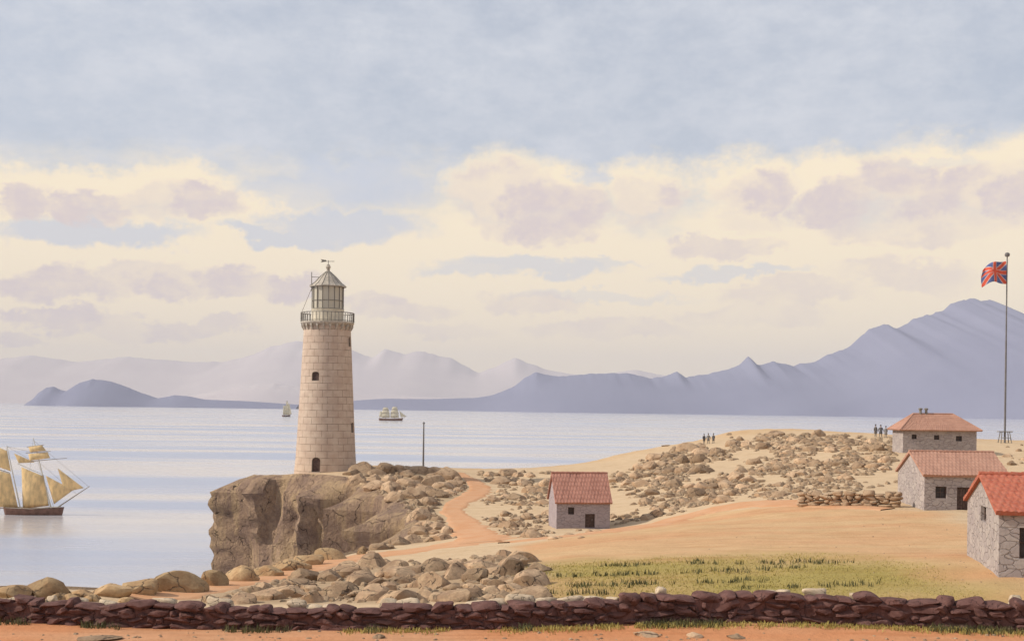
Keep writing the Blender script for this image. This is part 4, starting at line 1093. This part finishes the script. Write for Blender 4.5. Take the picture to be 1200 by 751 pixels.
# ------------------------------------------------------------------ ships
def sail(name, corners, belly, mat, parent, n=10, th=.04):
    """three or four corners (x, y, z); belly pushes the middle towards -y"""
    c = [Vector(q) for q in corners]
    if len(c) == 3: c = [c[0], c[1], c[2], c[2]]
    vs = []
    for side in (0, 1):
        for j in range(n+1):
            for i in range(n+1):
                s, t_ = i/n, j/n; p = c[0].lerp(c[1], s).lerp(c[3].lerp(c[2], s), t_)
                bl = belly*math.sin(PI*s)**.8*math.sin(PI*min(.98, t_*.92+.04)) if 0 < s < 1 else 0
                vs.append((p.x, p.y - bl + side*th, p.z))
    W = n+1; fs = []
    for j in range(n):
        for i in range(n):
            a = j*W+i; fs.append((a, a+1, a+W+1, a+W)); a += W*W; fs.append((a, a+W, a+W+1, a+1))
    rim = [i for i in range(n+1)] + [j*W+n for j in range(1, n+1)] + [n*W+i for i in range(n-1, -1, -1)] + [j*W for j in range(n-1, 0, -1)]
    for k in range(len(rim)): a, b2 = rim[k], rim[(k+1) % len(rim)]; fs.append((a, a+W*W, b2+W*W, b2))
    return mesh_obj(name, vs, fs, mat, parent, True)
def hull(L, B, D, parent, mat, sheer=.5, name='hull', band=True):
    """x from stern (0) to bow (L); waterline z = 0"""
    n, mcr = 28, 9; vs = []
    for i in range(n+1):
        s = i/n; bw = B/2*(math.sin(PI*min(1, .22+.78*s))**.75 if s > .02 else .55); bw *= 1 if s < .97 else .45
        if i == n: bw = .04
        top_ = D*(1+sheer*(abs(s-.42)*1.6)**2); xx = s*L
        for k in range(mcr+1):
            a = k/mcr; zz = -D*.6 + (top_ + D*.6)*a; ww = bw*(.25+.75*min(1, a*1.25)**.6)
            rk = (a-.35)*L*.05*s**3 - (a-.3)*L*.03*(1-s)**4
            vs.append((xx+rk, -ww, zz)); 
        for k in range(mcr+1):
            a = k/mcr; zz = -D*.6 + (top_ + D*.6)*a; ww = bw*(.25+.75*min(1, a*1.25)**.6); rk = (a-.35)*L*.05*s**3 - (a-.3)*L*.03*(1-s)**4
            vs.append((xx+rk, ww, zz))
    W = 2*(mcr+1); fs = []
    for i in range(n):
        for k in range(mcr):
            a = i*W+k; fs.append((a, a+W, a+W+1, a+1)); a = i*W+mcr+1+k; fs.append((a, a+1, a+W+1, a+W))
        a = i*W+mcr-1; fs.append((a, a+W, a+W+mcr+1, a+mcr+1))          # deck, one strake below the rail
        a = i*W; fs.append((a, a+mcr+1, a+W+mcr+1, a+W))
    fs.append(tuple(range(0, mcr+1)) + tuple(range(2*mcr+1, mcr, -1)))
    o = mesh_obj(name, vs, fs, mat, parent)
    bm = bmesh.new(); bm.from_mesh(o.data); bmesh.ops.recalc_face_normals(bm, faces=bm.faces); bm.to_mesh(o.data); bm.free()
    return o
def schooner():
    Yd = H*F/(603-471.1); k = Yd/F; o = P(7, 602, Yd)
    root = empty('sailing_ship', (o.x, o.y, 0)); tag(root, 'two masted schooner with golden tan sails and dark hull at the left picture edge', 'ship')
    def q(px, py, y=0): w = P(px, py, Yd); return (w.x-o.x, y, w.z)
    L = 66*k; hu = hull(L, 2.9, 1.25, root, M['hull'], .35)
    mr = MB()
    for s in (-1,): pass
    mr.tube((0.2,-1.0,1.42),(L*.5,-1.42,1.30),.05,.05,6); mr.tube((L*.5,-1.42,1.30),(L*.97,-.35,1.68),.05,.05,6); mr.tube((0.2,1.0,1.42),(L*.5,1.42,1.30),.05,.05,6); mr.tube((L*.5,1.42,1.30),(L*.97,.35,1.68),.05,.05,6)
    mr.build('rail', M['hull_band'], hu)
    def spar(name, a, b2, r0, r1, mat='spar', y=0): m_ = MB(); m_.tube(q(*a, y), q(*b2, y), r0, r1, 8); return m_.build(name, M[mat], root)
    spar('mast', (25,601),(8,522),.17,.07,'spar_pale'); spar('mast', (61,600),(39,513),.17,.07,'spar_pale')
    spar('bowsprit', (68,594),(105,569.5),.13,.06)
    spar('gaff', (21,543),(51,556),.09,.06,'spar_pale',-.12); spar('boom', (24,597),(58,594.5),.09,.07,'spar',-.12)
    spar('gaff', (12,554),(-22,543),.09,.06,'spar',-.12); spar('boom', (22,596),(-26,594),.10,.07,'spar',-.12)
    spar('yard', (32,523.5),(52,521),.06,.06,'spar',-.3); spar('yard', (31,530.5),(60,528.5),.07,.06,'spar',-.3); spar('yard', (35,540.5),(79,536.5),.07,.05,'spar',-.3)
    S = lambda n_, cs, bl, y=-.15: sail(n_, [q(a, b2, y) for a, b2 in cs], bl, M['sail'], root)
    S('gaff_sail', [(27,595.5),(57.5,592.5),(51,557.5),(25.5,547)], .7)
    S('gaff_sail', [(-26,593),(21.5,594.5),(12.5,555),(-20,545)], .8)
    S('topsail', [(-18,541),(13,552),(8.5,528),(0,524.5)], .4)
    S('square_sail', [(35.5,539.5),(59.5,536.5),(56.5,529.5),(34,531.5)], .5, -.35); S('square_sail', [(36,529.5),(55,528),(50,521.5),(34,523.5)], .4, -.35)
    S('staysail', [(22,542.5),(41,541.5),(16.5,531)], .2, -.05)
    S('jib', [(63.5,590.5),(86,574),(54,557)], .4); S('jib', [(76,576.5),(98.5,571.5),(68,548.5)], .35)
    mb = MB()
    for a, b2 in [((39.5,516),(104,570)),((45,541),(90,579)),((8.5,523),(39.5,530)),((8.5,523),(40,541)),((8,523),(0,598)),((39,514),(30,597)),((40,530),(64,597)),((51,556.5),(57.5,593))]: mb.tube(q(*a), q(*b2), .022, .022, 4)
    mb.build('rigging', M['rope'], root)
schooner()
def square_rigger(px, py, Yd, L, rz, masts, label, hgt):
    o = P(px, py, Yd); root = empty('sailing_ship', (o.x, o.y, 0), rz); tag(root, label, 'ship', 'pale sailing ships far out')
    hull(L, L*.24, L*.085, root, M['hull'], .5)
    for mi, (s, hh) in enumerate(masts):
        mb = MB(); mb.tube((L*s,0,0), (L*s,0,hgt*hh), L*.011, L*.005, 8); mb.build('mast', M['spar'], root)
        z0 = L*.11; top_ = hgt*hh*.95; lv = [0,.42,.74,1.0]; wd = [1,.93,.72,.5]
        for k in range(3):
            a, b2 = z0+(top_-z0)*lv[k]+L*.008, z0+(top_-z0)*lv[k+1]; w0, w1 = L*.185*wd[k], L*.185*wd[k+1]
            # squares braced so that they show their bellies to the side
            sail('square_sail', [(L*s-w0,-.5,a),(L*s+w0,-.5,a),(L*s+w1,-.5,b2),(L*s-w1,-.5,b2)], L*.05, M['sail_pale'], root, th=.15)
            mb = MB(); mb.tube((L*s-w1*1.06,-.5,b2), (L*s+w1*1.06,-.5,b2), L*.006, L*.006, 6); mb.build('yard', M['spar'], root)
    mb = MB(); mb.tube((L*.96,0,L*.10), (L*1.2,0,L*.2), L*.009, L*.005, 6); mb.build('bowsprit', M['spar'], root)
    sail('jib', [(L*.93,-.2,L*.15),(L*1.17,-.2,L*.19),(L*.86,-.2,hgt*.72)], L*.02, M['sail_pale'], root, th=.12)
    sail('spanker', [(L*-.02,-.2,L*.15),(L*.14,-.2,L*.15),(L*.15,-.2,hgt*.62),(L*.03,-.2,hgt*.7)], L*.02, M['sail_pale'], root, th=.12)
square_rigger(444.5, 492.5, 1980, 37, 0.0, [(.27,1.0),(.66,1.05)], 'pale sailing ship with full square sails, right of the lighthouse, far out', 22)
square_rigger(331.5, 488, 2420, 30, 1.25, [(.25,.72),(.5,1.0),(.75,.82)], 'tiny pale sailing ship seen end on, left of the lighthouse', 32)

# ------------------------------------------------------------------ light, sky, air
SUN_DIR = Vector((-0.93, -0.09, 0.68)).normalized(); EL = math.asin(SUN_DIR.z); ROT = math.atan2(SUN_DIR.x, SUN_DIR.y)
sl = bpy.data.lights.new('sun', 'SUN'); sl.energy = 4.2; sl.angle = math.radians(0.6); sl.color = (1.0, 0.92, 0.79)
so = bpy.data.objects.new('sun', sl); link(so); so.rotation_euler = SUN_DIR.to_track_quat('Z', 'Y').to_euler(); so.location = (-60, 0, 90)
W = bpy.data.worlds.new('World'); scn.world = W; W.use_nodes = True; t = NT(W.node_tree); bg = t.n['Background']
sky = t.node('ShaderNodeTexSky', sky_type='NISHITA'); sky.sun_disc = False; sky.sun_elevation = EL; sky.sun_rotation = ROT; sky.dust_density = 1.5; sky.altitude = 20
SKYS = 0.10
skyc = t.vmath('MULTIPLY', sky.outputs[0], (SKYS,)*3).outputs[0]
dirv = t.node('ShaderNodeTexCoord').outputs['Generated']
dn = t.vmath('NORMALIZE', dirv).outputs[0]
sx = t.node('ShaderNodeSeparateXYZ'); t.l.new(dn, sx.inputs[0])
az = t.math('ARCTAN2', sx.outputs[0], sx.outputs[1]); el = t.math('ARCSINE', sx.outputs[2])
cmb = t.node('ShaderNodeCombineXYZ'); t.l.new(az, cmb.inputs[0]); t.l.new(el, cmb.inputs[1]); ae = cmb.outputs[0]
nzw = t.noise(t.mapping(ae, (1, 1.7, 1)), 13.0, 6, 0.62)
nzs = t.noise(t.mapping(ae, (1, 1.5, 1), (3,1,0)), 42.0, 4, 0.6)
off = t.vmath('MULTIPLY', t.vmath('SUBTRACT', nzw.outputs['Color'], (0.5,)*3).outputs[0], (0.085, 0.045, 0)).outputs[0]
off2 = t.vmath('MULTIPLY', t.vmath('SUBTRACT', nzs.outputs['Color'], (0.5,)*3).outputs[0], (0.030, 0.018, 0)).outputs[0]
nzf = t.noise(ae, 120.0, 4, 0.65)
off3 = t.vmath('MULTIPLY', t.vmath('SUBTRACT', nzf.outputs['Color'], (0.5,)*3).outputs[0], (0.016, 0.011, 0)).outputs[0]
aw = t.vmath('ADD', t.vmath('ADD', t.vmath('ADD', ae, off).outputs[0], off2).outputs[0], off3).outputs[0]
def blob(px, py, rx, ry, soft_=0.5):
    u, v = uv(px, py); a = math.atan(u); e = math.atan(v * math.cos(a))
    d = t.vmath('MULTIPLY', t.vmath('SUBTRACT', aw, (a, e, 0)).outputs[0], (F/rx, F/ry, 0)).outputs[0]
    ln = t.node('ShaderNodeVectorMath', operation='LENGTH'); t.l.new(d, ln.inputs[0])
    return t.ramp(ln.outputs['Value'], 1 - soft_, 1 + soft_ * 0.35, 1.0, 0.0)
def blobs(lst, soft_=0.5):
    acc = None
    for q in lst:
        b_ = blob(*q[:4], soft_); b_ = t.math('MULTIPLY', b_, q[4]) if len(q) > 4 else b_
        acc = b_ if acc is None else t.math('MAXIMUM', acc, b_)
    return acc
# thin high veil over the blue
veil = t.noise(t.mapping(ae, (2.0, 4.6, 1)), 3.0, 6, 0.62).outputs[0]
mott = t.noise(t.mapping(ae, (1.0, 1.6, 1), (5,2,0)), 26.0, 6, 0.7).outputs[0]
vl = t.math('MULTIPLY_ADD', t.ramp(mott, 0.32, 0.68, -0.09, 0.09), 1.0, t.ramp(veil, 0.30, 0.72, 0.66, 0.92), clamp=True)
high = t.mix(vl, t.vmath('MULTIPLY', skyc, (1.05,1.1,1.15)).outputs[0], (0.69,0.725,0.795,1))
# cream cloud bank: everything lower than the cloud tops, plus billows
tops = t.ramp(t.math('ADD', el, t.math('MULTIPLY', t.math('SUBTRACT', nzw.outputs[0], 0.5), 0.11)), 0.135, 0.205, 1.0, 0.0)
cream_b = blobs([(40,225,110,42),(200,215,90,34),(120,215,90,30),(300,245,60,24),(590,222,80,48),(655,225,70,40),(760,222,75,42),(880,215,80,44),(980,215,80,44),(1080,205,80,48),(1180,205,90,50),(450,330,170,60)])
cl = t.math('MAXIMUM', tops, cream_b)
sky1 = t.mix(t.math('MULTIPLY', cl, 0.93), high, (1.10,0.93,0.66,1))
# soft grey blue openings low in the bank
blue = blobs([(110,270,125,17),(60,268,60,14),(400,262,110,22),(330,275,80,12),(620,310,120,14,.8),(560,318,70,12,.7),(860,320,90,9,.7),(700,305,60,8,.6),(430,215,90,30,.9),(340,225,70,18,.6),(690,210,30,16,.8),(700,345,120,8,.4),(1100,190,60,8,.3)], 0.45)
sky2 = t.mix(t.math('MULTIPLY', blue, 0.75), sky1, (0.60,0.66,0.78,1))
# lavender shaded masses of the clouds
lav = blobs([(28,232,38,24),(110,238,52,24),(215,236,64,26),(75,330,72,26),(190,326,60,24),(270,326,60,22),(340,335,50,20),(60,372,55,12),(150,385,80,14,.8),(250,378,60,12,.7),(20,395,30,10,.8),(440,352,46,16,.8),(470,365,60,14,.6),(590,232,66,40),(640,250,80,34),(762,232,52,32),(880,226,48,34),(870,250,50,22,.6),(985,240,64,30),(1060,225,50,40),(1150,230,66,38),(1080,262,120,24,.7),(850,292,70,14,.7),(620,355,60,14,.5),(720,385,110,14,.5),(520,392,70,12,.5),(930,345,90,18,.5),(1060,320,90,18,.5),(880,370,90,14,.4)], 0.30)
brk = t.math('MULTIPLY', t.ramp(nzs.outputs[0], 0.3, 0.6, 0.65, 1.0), t.ramp(nzf.outputs[0], 0.3, 0.6, 0.82, 1.0))
pv = t.node('ShaderNodeTexVoronoi', feature='SMOOTH_F1'); t.set(pv.inputs['Vector'], t.mapping(aw, (1, 1.35, 1))); pv.inputs['Scale'].default_value = 20.0; pv.inputs['Smoothness'].default_value = 0.35
puff = t.ramp(pv.outputs['Distance'], 0.46, 0.70, 1.0, 0.42)
brk = t.math('MULTIPLY', brk, puff)
sky3 = t.mix(t.math('MULTIPLY', t.math('MULTIPLY', lav, brk), 0.95), sky2, (0.755,0.645,0.645,1))
below = t.ramp(el, -0.02, 0.0, 1.0, 0.0)
sky4 = t.mix(below, sky3, (0.45,0.40,0.36,1))
t.set(bg.inputs['Color'], sky4); bg.inputs['Strength'].default_value = 1.0

HAZE = True
if HAZE:
    m = bpy.data.materials.new('haze_air'); m.use_nodes = True; t = NT(m.node_tree); t.n.remove(t.n['Principled BSDF'])
    pv_ = t.node('ShaderNodeVolumePrincipled'); pv_.inputs['Color'].default_value = (0.93,0.91,0.99,1); pv_.inputs['Density'].default_value = 4.8e-5; pv_.inputs['Anisotropy'].default_value = 0.0
    t.l.new(pv_.outputs[0], t.n['Material Output'].inputs['Volume'])
    mb = MB(); mb.box(-26500, 26500, -26500, 26500, -6, 1180); o = mb.build('haze', m); tag(o, kind='stuff')

# ------------------------------------------------------------------ camera and view
cd = bpy.data.cameras.new('camera'); cam = bpy.data.objects.new('camera', cd); link(cam); scn.camera = cam
cd.sensor_width = 36; cd.lens = 36 * F / 1200; cd.shift_y = (CY - 375.5) / 1200; cd.clip_start = 0.5; cd.clip_end = 120000
cam.matrix_world = Matrix.Translation((0, 0, H)) @ Matrix.Rotation(PI/2, 4, 'X') @ Matrix.Rotation(ROLL, 4, 'Z')
vs_ = scn.view_settings; vs_.view_transform = 'Standard'; vs_.look = 'None'; vs_.exposure = 0.0; vs_.gamma = 1.0; vs_.use_curve_mapping = False
scn.cycles.use_denoising = True
scn.cycles.max_bounces = 6; scn.cycles.volume_bounces = 0
